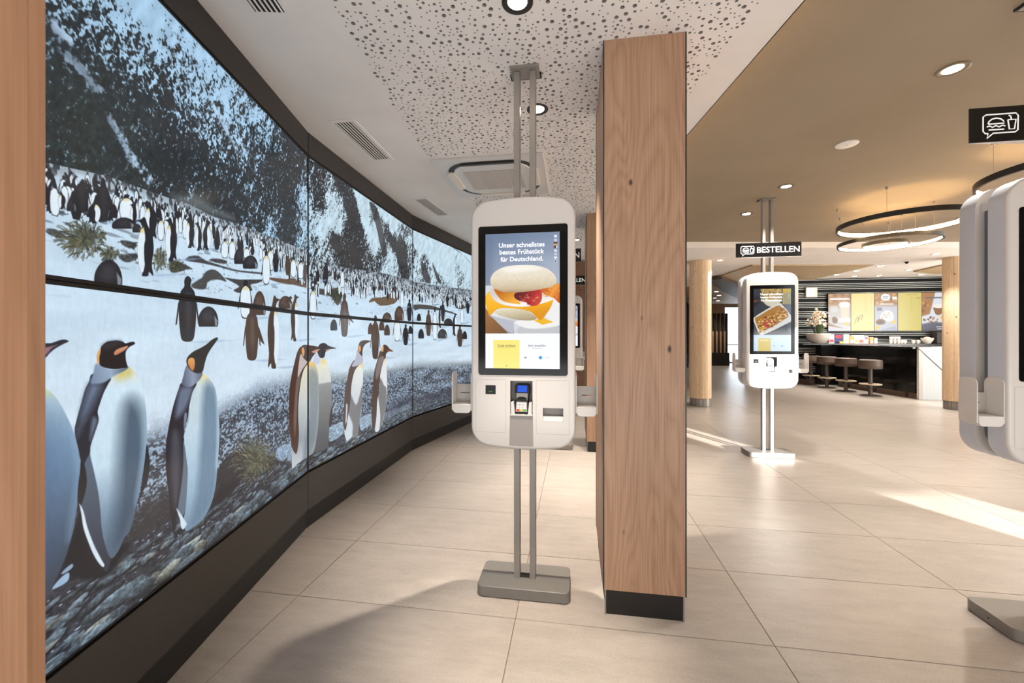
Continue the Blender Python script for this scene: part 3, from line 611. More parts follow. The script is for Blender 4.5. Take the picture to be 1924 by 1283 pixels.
    big(z6, [(b6, [(0, (240, 196, 90)), (.1, (230, 232, 226)), (.5, (206, 214, 222)), (1, (206, 216, 226))], dict(a=(1000, 145), b=(900, 670))),
             ([(960, 430), (1000, 300), (1000, 400), (985, 520), (970, 650), (935, 640), (935, 560), (905, 470), (915, 350)], (112, 112, 114), dict(alpha=.85, soft=6, clip=b6)),
             ([(950, 128), (915, 180), (900, 250), (882, 350), (875, 470), (872, 560), (888, 600), (905, 500), (920, 400), (928, 290), (950, 200), (985, 152)], (92, 78, 74), {}), ([(892, 420), (902, 430), (896, 540), (886, 560)], (200, 204, 210), dict(sm=0)),
             ([(968, 60), (1000, 100), (1000, 147), (955, 172), (930, 168), (955, 118)], (180, 182, 198), dict(soft=1.2)),
             ([(975, 32), (985, 8), (1010, -2), (1058, 3), (1025, 20), (1006, 45), (1000, 75), (1000, 102), (985, 92), (973, 62)], (74, 54, 46), {}), ([(976, 40), (988, 36), (990, 64), (980, 74)], (232, 152, 66), {}), ([(975, 600), (990, 600), (985, 625), (972, 640)], (90, 80, 78), {})])
    b7 = [(1155, 110), (1163, 200), (1166, 320), (1160, 430), (1140, 530), (1112, 600), (1085, 602), (1095, 500), (1100, 380), (1115, 340), (1120, 220), (1140, 140)]
    big(z6, [(b7, [(0, (236, 206, 130)), (.1, (228, 230, 230)), (1, (214, 220, 226))], dict(a=(1155, 110), b=(1100, 600))),
             ([(1160, 320), (1160, 430), (1138, 530), (1115, 600), (1120, 500), (1105, 350), (1118, 250), (1145, 300)], (118, 118, 118), dict(alpha=.9, soft=4, clip=b7)),
             ([(1120, 68), (1100, 130), (1080, 210), (1068, 320), (1062, 450), (1064, 560), (1075, 602), (1090, 520), (1100, 400), (1110, 350), (1116, 250), (1140, 140), (1157, 110), (1135, 88)], (88, 72, 66), {}), ([(1110, 120), (1145, 110), (1130, 180), (1095, 260), (1090, 200)], (150, 140, 142), dict(alpha=.7, soft=4)),
             ([(1130, 52), (1145, 27), (1165, 33), (1182, 54), (1207, 72), (1172, 75), (1157, 95), (1158, 112), (1133, 92)], (78, 58, 50), {}), ([(1132, 45), (1142, 38), (1140, 68), (1132, 74)], (236, 176, 84), {}), ([(1165, 64), (1200, 70), (1175, 72)], (214, 120, 70), dict(sm=0))])
    fine = .5 * vnoise(U / .0045, V / .014, 31) + .5 * vnoise(U / .012, V / .04, 32)
    cv.img = np.clip(cv.img * (1 + .06 * (fine - .5))[..., None], 0, 1)
    return cv
# ---- pictures on the order terminals and on the menu boards
def _cv(x0, y0, x1, y1, k):
    """a canvas for a picture measured in x right / y down, with its mapper"""
    c = Canvas(int((x1 - x0) * k), int((y1 - y0) * k), 0, 0, k)
    return c, (lambda pts: [(x - x0, y1 - y) for x, y in pts])
def blotches(cv, zz, box, n, cols, r, rng, soft=2.0, alpha=.8):
    for _ in range(n):
        x, y = rng.uniform(box[0], box[2]), rng.uniform(box[1], box[3]); s_ = rng.uniform(.4, 1) * r
        e = [(x + s_ * math.cos(t) * rng.uniform(.6, 1.2), y + .7 * s_ * math.sin(t) * rng.uniform(.6, 1.2)) for t in np.linspace(0, 2 * math.pi, 8)[:-1]]
        cv.fill(zz(e), cols[rng.integers(len(cols))], alpha, soft, 2)
def rect(x0, y0, x1, y1): return [(x0, y0), (x1, y0), (x1, y1), (x0, y1)]
def paint_burger():
    cv, z = _cv(130, 108, 703, 1168, .8); rng = np.random.default_rng(3)
    def F(p, c, a=None, b=None, **kw):
        if isinstance(c, list): c = grad(c, *z([a, b]))
        cv.fill(z(p), c, kw.get('alpha', 1), kw.get('soft', 1.2), kw.get('sm', 4), z(kw['clip']) and (z(kw['clip']), 4) if 'clip' in kw else None)
    F(rect(100, 80, 740, 900), [(0, (112, 130, 158)), (.4, (138, 152, 176)), (1, (168, 176, 192))], (300, 108), (420, 560), sm=0)
    F(rect(100, 100, 190, 520), (104, 120, 146), alpha=.5, soft=22, sm=0); F(rect(560, 300, 720, 520), (176, 188, 204), alpha=.5, soft=40, sm=0)
    F([(100, 515), (200, 512), (720, 560), (720, 900), (100, 900)], [(0, (214, 218, 226)), (.6, (228, 228, 232)), (1, (150, 152, 160))], (300, 520), (320, 895), soft=3, sm=0)
    F([(560, 600), (720, 560), (720, 800), (600, 780)], (238, 238, 238), soft=14)
    F([(130, 690), (185, 765), (310, 893), (120, 897)], [(0, (170, 118, 66)), (1, (120, 84, 52))], (140, 700), (260, 890), sm=0)
    F([(150, 745), (260, 775), (360, 800), (345, 893), (300, 870), (230, 800)], (186, 188, 200), sm=0); F([(350, 800), (440, 830), (390, 893), (355, 893)], (214, 216, 224), sm=0)
    F([(430, 820), (600, 800), (703, 840), (703, 893), (390, 893)], (196, 198, 202), soft=6)
    F([(360, 800), (520, 780), (690, 800), (703, 830), (560, 855), (440, 850)], (240, 240, 240), soft=4)
    F([(505, 792), (580, 774), (655, 805), (572, 826)], (240, 186, 44), sm=0)
    F([(130, 600), (165, 560), (190, 620), (250, 660), (330, 680), (430, 685), (520, 672), (600, 650), (652, 620), (640, 680), (600, 745), (560, 790), (530, 772), (480, 725), (380, 700), (280, 694), (220, 703), (165, 748), (143, 700), (130, 650)], [(0, (250, 190, 60)), (.5, (246, 178, 30)), (1, (226, 150, 20))], (300, 600), (320, 760))
    F([(205, 720), (260, 702), (350, 698), (430, 708), (490, 738), (528, 778), (480, 792), (380, 786), (280, 762), (225, 742)], [(0, (226, 218, 190)), (1, (176, 160, 128))], (360, 700), (370, 792))
    blotches(cv, z, (230, 715, 480, 775), 90, [(236, 230, 206), (190, 178, 146)], 7, rng, 1.5, .4)
    F([(165, 560), (190, 525), (250, 560), (380, 572), (520, 560), (600, 575), (655, 600), (655, 628), (600, 652), (500, 672), (430, 682), (330, 676), (250, 655), (200, 622), (170, 590)], [(0, (214, 206, 200)), (1, (248, 246, 242))], (360, 570), (370, 670))
    F([(196, 540), (270, 565), (375, 570), (362, 610), (405, 662), (330, 655), (272, 640), (235, 608)], [(0, (196, 112, 30)), (1, (246, 178, 60))], (270, 560), (330, 660))
    F([(368, 575), (480, 560), (556, 552), (568, 620), (542, 668), (490, 680), (448, 652), (400, 640), (358, 612)], [(0, (96, 28, 30)), (.6, (176, 44, 44)), (1, (204, 70, 56))], (400, 580), (540, 660))
    blotches(cv, z, (390, 590, 545, 660), 26, [(214, 96, 80), (120, 26, 32), (232, 160, 130)], 15, rng, 2, .6)
    F([(556, 555), (640, 525), (705, 516), (705, 655), (660, 622), (600, 596)], [(0, (206, 96, 36)), (.5, (238, 160, 66)), (1, (200, 90, 30))], (570, 560), (690, 640))
    blotches(cv, z, (580, 545, 700, 620), 16, [(246, 190, 110), (190, 80, 36)], 12, rng, 2, .6)
    bun = [(168, 490), (172, 450), (200, 410), (260, 375), (330, 361), (430, 358), (520, 364), (600, 388), (655, 430), (678, 475), (673, 510), (640, 532), (560, 550), (480, 564), (380, 571), (270, 563), (220, 546), (185, 522)]
    F(bun, [(0, (240, 234, 220)), (.5, (230, 218, 196)), (.85, (208, 188, 156)), (1, (176, 150, 116))], (420, 358), (420, 572))
    F([(260, 390), (360, 365), (500, 370), (560, 395), (430, 410), (320, 415)], (250, 247, 240), alpha=.8, soft=12, clip=bun)
    blotches(cv, z, (210, 420, 650, 540), 160, [(246, 240, 226), (196, 178, 146)], 9, rng, 2, .25)
    F(rect(100, 893, 740, 1200), (248, 250, 255), soft=.8, sm=0)
    F(rect(192, 945, 397, 1180), (250, 234, 128), soft=.8, sm=0)
    for y in (1006,): F(rect(222, y - 2, 365, y + 2), (222, 200, 90), sm=0)
    F(rect(495, 1007, 565, 1011), (200, 205, 212), sm=0)
    F([(557 + 13 * math.cos(t), 1081 + 13 * math.sin(t)) for t in np.linspace(0, 6.28, 14)[:-1]], (66, 150, 226)); F(rect(432, 1076, 452, 1086), (150, 160, 176), sm=0)
    F(rect(588, 1078, 630, 1083), (220, 226, 232), sm=0); F(rect(288, 1145, 302, 1150), (120, 112, 60), sm=0)
    for y, c in ((142, (238, 240, 246)), (172, (205, 212, 224)), (254, (225, 228, 236)), (281, (200, 208, 226)), (307, (232, 234, 240))): F(rect(660, y - 9, 682, y + 9), c, sm=0)
    F(rect(657, 190, 685, 196), (20, 20, 22), sm=0); F(rect(657, 196, 685, 202), (204, 40, 40), sm=0); F(rect(657, 202, 685, 208), (236, 196, 60), sm=0)
    F(rect(657, 216, 667, 234), (190, 40, 50), sm=0); F(rect(667, 216, 676, 234), (20, 60, 40), sm=0); F(rect(676, 216, 685, 234), (230, 234, 238), sm=0)
    F([(671 + 11 * math.cos(t), 335 + 11 * math.sin(t)) for t in np.linspace(0, 6.28, 12)[:-1]], (236, 238, 244)); F(rect(666, 330, 676, 341), (60, 84, 140))
    return cv
def paint_tray():
    cv, z = _cv(572, 258, 865, 762, 1.4); rng = np.random.default_rng(5)
    F = lambda p, c, soft=1.2, sm_=0, alpha=1: cv.fill(z(p), c, alpha, soft, sm_)
    F(rect(560, 240, 880, 640), (56, 58, 66)); F([(560, 300), (660, 340), (560, 420)], (40, 42, 48), 8); F([(560, 352), (650, 345), (560, 372)], (120, 66, 44), 3)
    F(rect(800, 240, 880, 384), (196, 166, 62), 3); F([(800, 300), (880, 280), (880, 640), (840, 600)], (128, 132, 140), 12, 0, .6)
    F([(634, 240), (782, 240), (790, 300), (770, 370), (715, 402), (655, 370), (640, 300)], (170, 142, 92), 3, 3); blotches(cv, z, (645, 258, 775, 300), 30, [(210, 176, 92), (120, 84, 50)], 12, rng)
    F([(655, 350), (780, 350), (760, 390), (712, 404), (668, 385)], (206, 198, 178), 4, 3)
    F([(566, 505), (600, 470), (760, 378), (802, 394), (866, 478), (866, 522), (642, 632), (612, 618), (575, 525)], (214, 214, 210), 2, 2)
    inner = [(582, 505), (612, 478), (752, 396), (794, 410), (846, 485), (640, 604), (622, 600)]
    F(inner, (168, 118, 52), 3, 2)
    for _ in range(150):
        a, b, c = rng.random(), rng.random(), 0
        x = 600 + 215 * a + 20 * b; y = 520 - 112 * a + 92 * b * (1 - .15 * a)
        blotches(cv, z, (x - 2, y - 2, x + 2, y + 2), 1, [(228, 186, 92), (244, 222, 158), (150, 88, 40), (196, 140, 60), (110, 62, 34)], 11, rng, 1.4, .9)
    for _ in range(34):
        x, y = 680 + rng.normal() * 26, 525 + rng.normal() * 26; blotches(cv, z, (x, y, x + 1, y + 1), 1, [(150, 40, 52), (190, 74, 70), (112, 24, 40)], 13, rng, 1.4, .9)
    F([(566, 530), (620, 626), (650, 640), (870, 524), (870, 560), (700, 640), (560, 640)], (76, 80, 88), 4, 0, .8)
    F(rect(560, 630, 880, 780), (184, 208, 228)); F(rect(607, 656, 708, 780), (196, 172, 56)); F(rect(622, 670, 694, 674), (150, 128, 50), 1, 0, .8)
    F(rect(745, 673, 800, 679), (130, 150, 170), 1); F(rect(790, 714, 802, 726), (70, 140, 210), 2); F(rect(726, 717, 740, 723), (130, 145, 165), 1)
    for y in (300, 312, 325): F(rect(842, y, 852, y + 8), (200, 204, 212), 1.5, 0, .7)
    return cv
def paint_menu(i):
    k = 1.0; cv, z = _cv(0, 0, 183, 302, k); rng = np.random.default_rng(40 + i)
    F = lambda p, c, soft=1.5, sm_=0, alpha=1: cv.fill(z(p), c, alpha, soft, sm_)
    if i in (1, 3):
        c = (232, 214, 140) if i == 1 else (214, 198, 112)
        F(rect(-5, -5, 190, 310), c)
        for y in range(28, 150, 10): F(rect(104, y, 130, y + 2), (190, 178, 96), 1, 0, .6); F(rect(158, y, 166, y + 2), (170, 156, 84), 1, 0, .6)
        if i == 1:      # the tilted line-drawn letter on the board
            q = [(30, 244), (34, 222), (44, 200), (56, 188), (60, 196), (55, 220), (52, 232), (60, 212), (72, 186), (86, 172), (92, 178), (88, 196), (78, 214)]
            cv.line(z(spline(np.array(q + q[::-1], float), 3)[:37]), 4, (120, 100, 52), .9, 1)
        else:
            F(rect(60, 8, 150, 18), (186, 176, 90), 2, 0, .8); F(rect(140, 40, 175, 46), (150, 136, 70), 2, 0, .8); F(rect(100, 20, 104, 140), (188, 180, 92), 1, 0, .8)
    elif i == 0:
        F(rect(-5, -5, 190, 310), (176, 132, 92)); F(rect(-5, 100, 190, 310), (196, 190, 186), 20); blotches(cv, z, (0, 0, 183, 70), 20, [(206, 160, 110), (140, 98, 66)], 24, rng, 6, .6)
        F(rect(12, 36, 172, 48), (244, 244, 244)); F(rect(20, 100, 76, 150), (214, 214, 214), 6, 0, .6)
        F([(94, 80), (170, 80), (164, 200), (108, 200)], (226, 208, 184), 2); F([(92, 76), (132, 66), (172, 76), (170, 108), (96, 108)], (248, 246, 242), 3, 2); F([(80, 200), (180, 196), (182, 230), (84, 232)], (236, 236, 236), 3)
        F([(30, 200), (50, 186), (76, 206), (70, 236), (40, 240)], (120, 88, 64), 3, 2); F([(0, 240), (183, 262), (183, 310), (-5, 310)], (206, 206, 210), 5); F([(0, 238), (120, 280), (0, 262)], (160, 120, 84), 4); F([(136, 240), (160, 230), (166, 252), (142, 262)], (228, 196, 70), 2, 2)
    elif i == 2:
        F(rect(-5, -5, 190, 310), (166, 116, 72)); F(rect(-5, 100, 190, 310), (184, 188, 198), 16); blotches(cv, z, (0, 0, 183, 80), 26, [(214, 160, 84), (120, 76, 48), (230, 190, 120)], 22, rng, 5, .6)
        F([(54, 20), (88, 4), (122, 20), (120, 50), (88, 62), (56, 50)], (232, 234, 238), 2, 3); F(rect(66, 28, 110, 33), (90, 90, 96), 1, 0, .8); F(rect(70, 40, 106, 44), (90, 90, 96), 1, 0, .8)
        F(rect(40, 84, 150, 92), (240, 240, 240), 2); F(rect(142, 30, 178, 50), (236, 236, 240), 3); F(rect(20, 116, 60, 140), (70, 70, 80), 5, 0, .6)
        F([(46, 200), (60, 160), (96, 140), (136, 150), (152, 190), (138, 222), (80, 226)], (240, 238, 234), 2, 3); cv.line(z([(62, 206), (78, 164), (92, 200), (112, 156), (124, 196)]), 5, (170, 140, 96), .8, 1.5)
        F([(10, 226), (40, 206), (76, 212), (90, 232), (70, 252), (24, 252)], (128, 92, 56), 2, 3); F([(26, 228), (50, 218), (72, 228), (60, 242), (30, 242)], (70, 46, 30), 2, 3)
        F([(132, 232), (152, 216), (170, 232), (152, 248)], (226, 190, 52), 2, 2); F([(10, 268), (40, 262), (44, 284), (16, 290)], (222, 186, 60), 2, 2); F([(60, 290), (170, 262), (183, 310), (60, 310)], (160, 168, 184), 5)
    else:
        F(rect(-5, -5, 190, 310), (176, 128, 84)); F([(-5, 190), (60, 170), (104, -5), (190, -5), (190, 260), (-5, 290)], (222, 226, 234), 5); F(rect(28, 36, 164, 48), (110, 112, 122), 2, 0, .8); blotches(cv, z, (0, 60, 50, 150), 10, [(206, 156, 96), (130, 86, 56)], 20, rng, 5, .7)
        F([(90, 110), (166, 106), (160, 150), (140, 176), (110, 176), (96, 152)], (150, 110, 80), 2, 2); F([(86, 100), (128, 90), (170, 98), (166, 118), (128, 126), (92, 118)], (240, 236, 228), 2, 3)
        F([(140, 190), (166, 180), (180, 198), (164, 216), (146, 210)], (234, 200, 60), 2, 2)
        blotches(cv, z, (14, 190, 124, 232), 14, [(150, 104, 74), (112, 72, 56), (190, 140, 96)], 18, rng, 3, .9); F([(-5, 250), (80, 232), (190, 240), (190, 310), (-5, 310)], (92, 94, 108), 8, 0, .9); F(rect(110, 268, 156, 274), (226, 228, 236), 2); F(rect(118, 284, 156, 290), (226, 228, 236), 2)
    return cv
# ------------------------------------------------------------------ floor
GO = (0.017, 2.0272); TW, TD = 1.19, 0.60              # a tile corner and the tile size
def tile_mat(name, joints):
    m = mat(name, (196, 180, 164), .34); k = NT(m)
    tc = k.n('ShaderNodeTexCoord'); oi = k.n('ShaderNodeObjectInfo')
    off = k.n('ShaderNodeVectorMath', operation='SCALE'); off.inputs[3].default_value = 31.0; k.l(oi.outputs['Random'], off.inputs[0])
    ad = k.n('ShaderNodeVectorMath', operation='ADD'); k.l(tc.outputs['Object'], ad.inputs[0]); k.l(off.outputs[0], ad.inputs[1])
    n1 = k.n('ShaderNodeTexNoise', Scale=2.2, Detail=5.0, Roughness=.62); k.l(ad.outputs[0], n1.inputs['Vector'])
    mp = k.n('ShaderNodeMapping'); mp.inputs['Scale'].default_value = (1.2, 5.0, 1); k.l(ad.outputs[0], mp.inputs[0])
    n2 = k.n('ShaderNodeTexNoise', Scale=3.0, Detail=6.0, Roughness=.7); k.l(mp.outputs[0], n2.inputs['Vector'])
    n3 = k.n('ShaderNodeTexNoise', Scale=160.0, Detail=2.0); k.l(ad.outputs[0], n3.inputs['Vector'])
    c = k.mix(.5, k.ramp(n1.outputs['Fac'], [(.3, (144, 136, 128)), (.5, (158, 149, 141)), (.7, (170, 161, 153))]).outputs[0], k.ramp(n2.outputs['Fac'], [(.32, (141, 133, 125)), (.62, (169, 160, 152))]).outputs[0])
    c = k.mix(.14, c, k.ramp(n3.outputs['Fac'], [(.3, (140, 126, 112)), (.7, (222, 208, 194))]).outputs[0])
    if joints:
        br = k.n('ShaderNodeTexBrick', offset=0.0, squash=1.0); br.inputs['Scale'].default_value = 1.0
        br.inputs['Mortar Size'].default_value = .003; br.inputs['Brick Width'].default_value = TW; br.inputs['Row Height'].default_value = TD
        k.l(tc.outputs['Object'], br.inputs['Vector']); c = k.mix(br.outputs['Fac'], c, (104, 84, 70))
    k.l(c, k.b.inputs['Base Color'])
    k.l(k.ramp(n1.outputs['Fac'], [(.2, (.32,) * 3 + (1,)), (.8, (.38,) * 3 + (1,))]).outputs[0], k.b.inputs['Roughness'])
    bp = k.n('ShaderNodeBump', Strength=.06, Distance=.002); k.l(n2.outputs['Fac'], bp.inputs['Height']); k.l(bp.outputs[0], k.b.inputs['Normal'])
    return m
RZ = -TH
def g2w(x, y): return (GO[0] + x * D2[0] + y * D1[0], GO[1] + x * D2[1] + y * D1[1])
def w2g(x, y): x -= GO[0]; y -= GO[1]; return (x * D2[0] + y * D2[1], x * D1[0] + y * D1[1])
floor = MB().box(-5.5, 15.5, -5.5, 24, -.2, -.0028).build('floor', tile_mat('far_floor_tiles', True), None, (GO[0], GO[1], 0), RZ); tag(floor, kind='structure')
g = .0017
tile_me = MB().box(g, TW - g, g, TD - g, -.0027, 0).mesh('floor_tile', tile_mat('stoneware_tile', False), bevel=.0011, seg=1)
cells = []
def wall_x(y):
    for a, b in zip(WALLPTS[:-1], WALLPTS[1:]):
        if a[1] <= y <= b[1]: return a[0] + (b[0] - a[0]) * (y - a[1]) / (b[1] - a[1])
    return -1.35 if y < 1 else 99
for i in range(-4, 13):
    for j in range(-6, 19):
        cx, cy = g2w((i + .5) * TW, (j + .5) * TD)
        if cy > 8.6 and cx < 2.5: continue
        if cx < wall_x(cy) + .05 and not (cx > wall_x(cy) - .55 and cy < 8.0): continue
        if cy < -1.0 or cy > 12.6 or cx > max(3.2, 1.42 * cy + .8): continue
        cells.append((math.hypot(cx, cy), i, j))
for d, i, j in sorted(cells)[:298]:
    link('floor_tile', tile_me, floor, (i * TW, j * TD, 0))

# ------------------------------------------------------------------ the video wall on the left
wall_cv = paint_wall()
DARK_PANEL = speckled('dark_panel', (52, 47, 44), .5, .05, 60); FASCIA = speckled('dark_fascia', (40, 36, 34), .5, .05, 60)
wl = MB()
for (a, b), ang in zip(zip(WALLPTS[:-1], WALLPTS[1:]), WALL_ANG):
    pass
def back(p, ang, d): r = math.radians(ang); return (p[0] - math.cos(r) * d, p[1] + math.sin(r) * d)
avg = [WALL_ANG[0]] + [(a + b) / 2 for a, b in zip(WALL_ANG[:-1], WALL_ANG[1:])] + [WALL_ANG[-1]]
inn = [back(p, a, .085) for p, a in zip(WALLPTS, avg)]; out = [back(p, a, .3) for p, a in zip(WALLPTS, avg)]
poly = [inn[0], inn[1], inn[2], inn[3], inn[4], out[4], out[3], out[2], out[1], out[0]]
n_ = len(poly); me = MB(); me.prism(poly, 0, 2.95)
wall_left = me.build('wall_left', BLACK_MT); tag(wall_left, kind='structure')
base_l = MB()
for k in range(4):
    p, ang = WALLPTS[k], WALL_ANG[k]; rz = math.radians(90 - ang)
    MB().box(.004, PANW - .003, -.004, .084, 2.736, 2.899).build('fascia_panel', FASCIA, wall_left, (p[0], p[1], 0), rz, .002, 1)
    MB().box(.004, PANW - .003, -.002, .084, .137, .405).build('lower_panel', DARK_PANEL, wall_left, (p[0], p[1], 0), rz, .002, 1)
    MB().box(.0, PANW + .001, .006, .084, 2.722, 2.736).build('shadow_gap', BLACK_MT, wall_left, (p[0], p[1], 0), rz)
PL_IN = [back(p, a, .012) for p, a in zip(WALLPTS, avg)]; PL_OUT = [back(p, a, .084) for p, a in zip(WALLPTS, avg)]
bl = MB().prism(PL_IN + PL_OUT[::-1], .0003, .134).build('baseboard_left', speckled('black_plinth', (16, 14, 13), .4, .1, 30)); tag(bl, kind='structure')

WHERE = ['nearest the wooden post, hillside and crowd of penguins', 'second from the wooden post', 'third from the wooden post, partly behind the near kiosk', 'farthest, hidden behind the near kiosk']
LOWER = ['nearest the wooden post, three big king penguins', 'second from the wooden post, four king penguins walking', 'third from the wooden post, small penguins on snow', 'farthest, hidden behind the near kiosk']
UPPER = ['nearest the wooden post, dark snowy hillside over a penguin crowd', 'second from the wooden post, streaked snowy cliff', 'third from the wooden post, white slope', 'farthest, hidden behind the near kiosk']
HH = (SCR_Z1 - SCR_Z0) / 2
for k in range(4):
    p, ang = WALLPTS[k], WALL_ANG[k]; rz = math.radians(90 - ang)
    for row in range(2):
        z0 = SCR_Z0 + row * HH
        t = thing('wall_display', ('upper' if row else 'lower') + ' wall display, ' + (UPPER if row else LOWER)[k], 'display', (p[0], p[1], z0), rz, 'video wall displays')
        x0, x1, a, b = .008, PANW - .008, .014 if row else .006, HH - (.006 if row else .014)
        fr = MB()
        fr.box(.001, PANW - .001, .004, .08, .001, HH - .001)
        bz = MB()
        for q in ((.001, x0, 0.001, HH - .001), (x1, PANW - .001, .001, HH - .001), (x0, x1, .001, a), (x0, x1, b, HH - .001)): bz.box(q[0], q[1], -.004, .004, q[2], q[3])
        fr.build('case', BLACK_MT, t); bz.build('bezel', mat('display_bezel', (16, 15, 15), .35), t)
        kk = min(k, 2)
        im = wall_cv.img[int(row * wall_cv.h / 2):int((row + 1) * wall_cv.h / 2), int(kk * wall_cv.w / 3):int((kk + 1) * wall_cv.w / 3)]
        U_ = (0, 1) if k < 3 else (1, 0)
        mm = picture('wall_picture_%d_%d' % (kk, row), im) if k < 3 else bpy.data.materials['wall_picture_2_%d' % row]
        fu, fv = x0 / PANW, a / HH
        uu = (fu, 1 - fu) if k < 3 else (1 - fu, fu)
        link('screen', screen_mesh('screen', x1 - x0, b - a, mm, uu, (a / HH, b / HH)), t, (x0, -.0005, a))

# ------------------------------------------------------------------ wooden posts and pillars
post = MB().box(-1.75, -1.013, .85, .884, 0, 2.9).build('wooden_post', BEECH); tag(post, 'wooden post with fine straight grain at the left edge of the view', 'post', kind='structure')
MB().box(-1.75, -1.27, .8845, 1.05, 0, 2.9).build('post_core', BEECH, post)
def pillar(x, y, label):
    t = thing('wooden_pillar', label, 'pillar', (x, y, 0), RZ, 'oak clad pillars', 'structure')
    w, d, z0, z1 = .396, .70, .128, 2.898
    MB().box(.02, w - .02, .02, d - .02, .0003, z1).build('core', BLACK_MT, t)
    MB().box(.004, w - .004, 0, .019, z0, z1).build('front_panel', OAK, t)
    MB().box(0, .019, .004, d - .004, z0, z1).build('side_panel', OAK, t); MB().box(w - .019, w, .004, d - .004, z0, z1).build('side_panel', OAK, t)
    MB().box(.004, w - .004, d - .019, d, z0, z1).build('rear_panel', OAK, t)
    for (cx, cy) in ((0, 0), (w, 0), (0, d), (w, d)):
        MB().box(cx - (.002 if cx == 0 else .003), cx + (.003 if cx == 0 else .002), cy - (.002 if cy == 0 else .003), cy + (.003 if cy == 0 else .002), z0 - .001, z1).build('edge_trim', mat('dark_edge', (28, 25, 24), .4), t)
    MB().box(.012, w - .012, .012, d - .012, .0004, z0 - .002).build('plinth', mat('plinth_black', (15, 13, 13), .35), t)
    for cx in (.006, w - .012): MB().box(cx, cx + .007, .006, .014, .0003, z0 - .001).build('plinth_corner_strip', STEEL, t)
    return t
pillar(.462, 2.055, 'oak clad square pillar with black plinth beside the near kiosk')
pillar(.462 + 2.93 * D1[0], 2.055 + 2.93 * D1[1], 'oak clad square pillar just visible behind the near pillar')
wf = MB().box(-.9, .42, 0, .18, .0003, 2.899).build('wall_far', wood('oak_wall', (96, 66, 48), (128, 92, 66), (146, 108, 80), 'z', .5), None, (1.045, 8.12, 0), RZ); tag(wf, kind='structure')
def round_column(x, y, label):
    t = thing('round_column', label, 'column', (x, y, 0), 0, 'round timber columns', 'structure')
    n = 12; r = .205; me = MB().prism([(r * math.cos(2 * math.pi * (i + .0) / n), r * math.sin(2 * math.pi * (i + .0) / n)) for i in range(n)], .15, 2.929)
    for i in range(n):
        a0, a1 = 2 * math.pi * i / n, 2 * math.pi * (i + 1) / n; am = (a0 + a1) / 2
        q = MB(); g_ = .006
        P = lambda a, rr: (rr * math.cos(a), rr * math.sin(a))
        q.prism([P(a0 + g_, r - .02), P(a0 + g_, r), P(am, r * 1.012), P(a1 - g_, r), P(a1 - g_, r - .02)], .165, 2.929); q.build('stave', OAK_PALE, t)
    MB().lathe([(r - .022, .0003), (r - .022, 2.928)], 24).build('column_core', BLACK_MT, t)
    b = MB().lathe([(r - .02, .0003), (r - .012, .004), (r - .012, .158), (r - .02, .163)], 36).build('metal_foot', speckled('ribbed_foot', (150, 146, 140), .4, .06, 8, .5), t, smooth=True)
    ribs = MB()
    for i in range(18):
        a = 2 * math.pi * i / 18; x_, y_ = (r - .012) * math.cos(a), (r - .012) * math.sin(a); ribs.lathe([(.003, .006), (.003, .156)], 6, (x_, y_))
    o = ribs.build('foot_ribs', mat('rib_dark', (88, 84, 80), .5), t); tag(o, kind='stuff')
round_column(3.83, 8.28, 'round timber column with grey metal foot left of the kiosk by the bar')
round_column(8.60, 7.86, 'round timber column with grey metal foot in front of the bar')

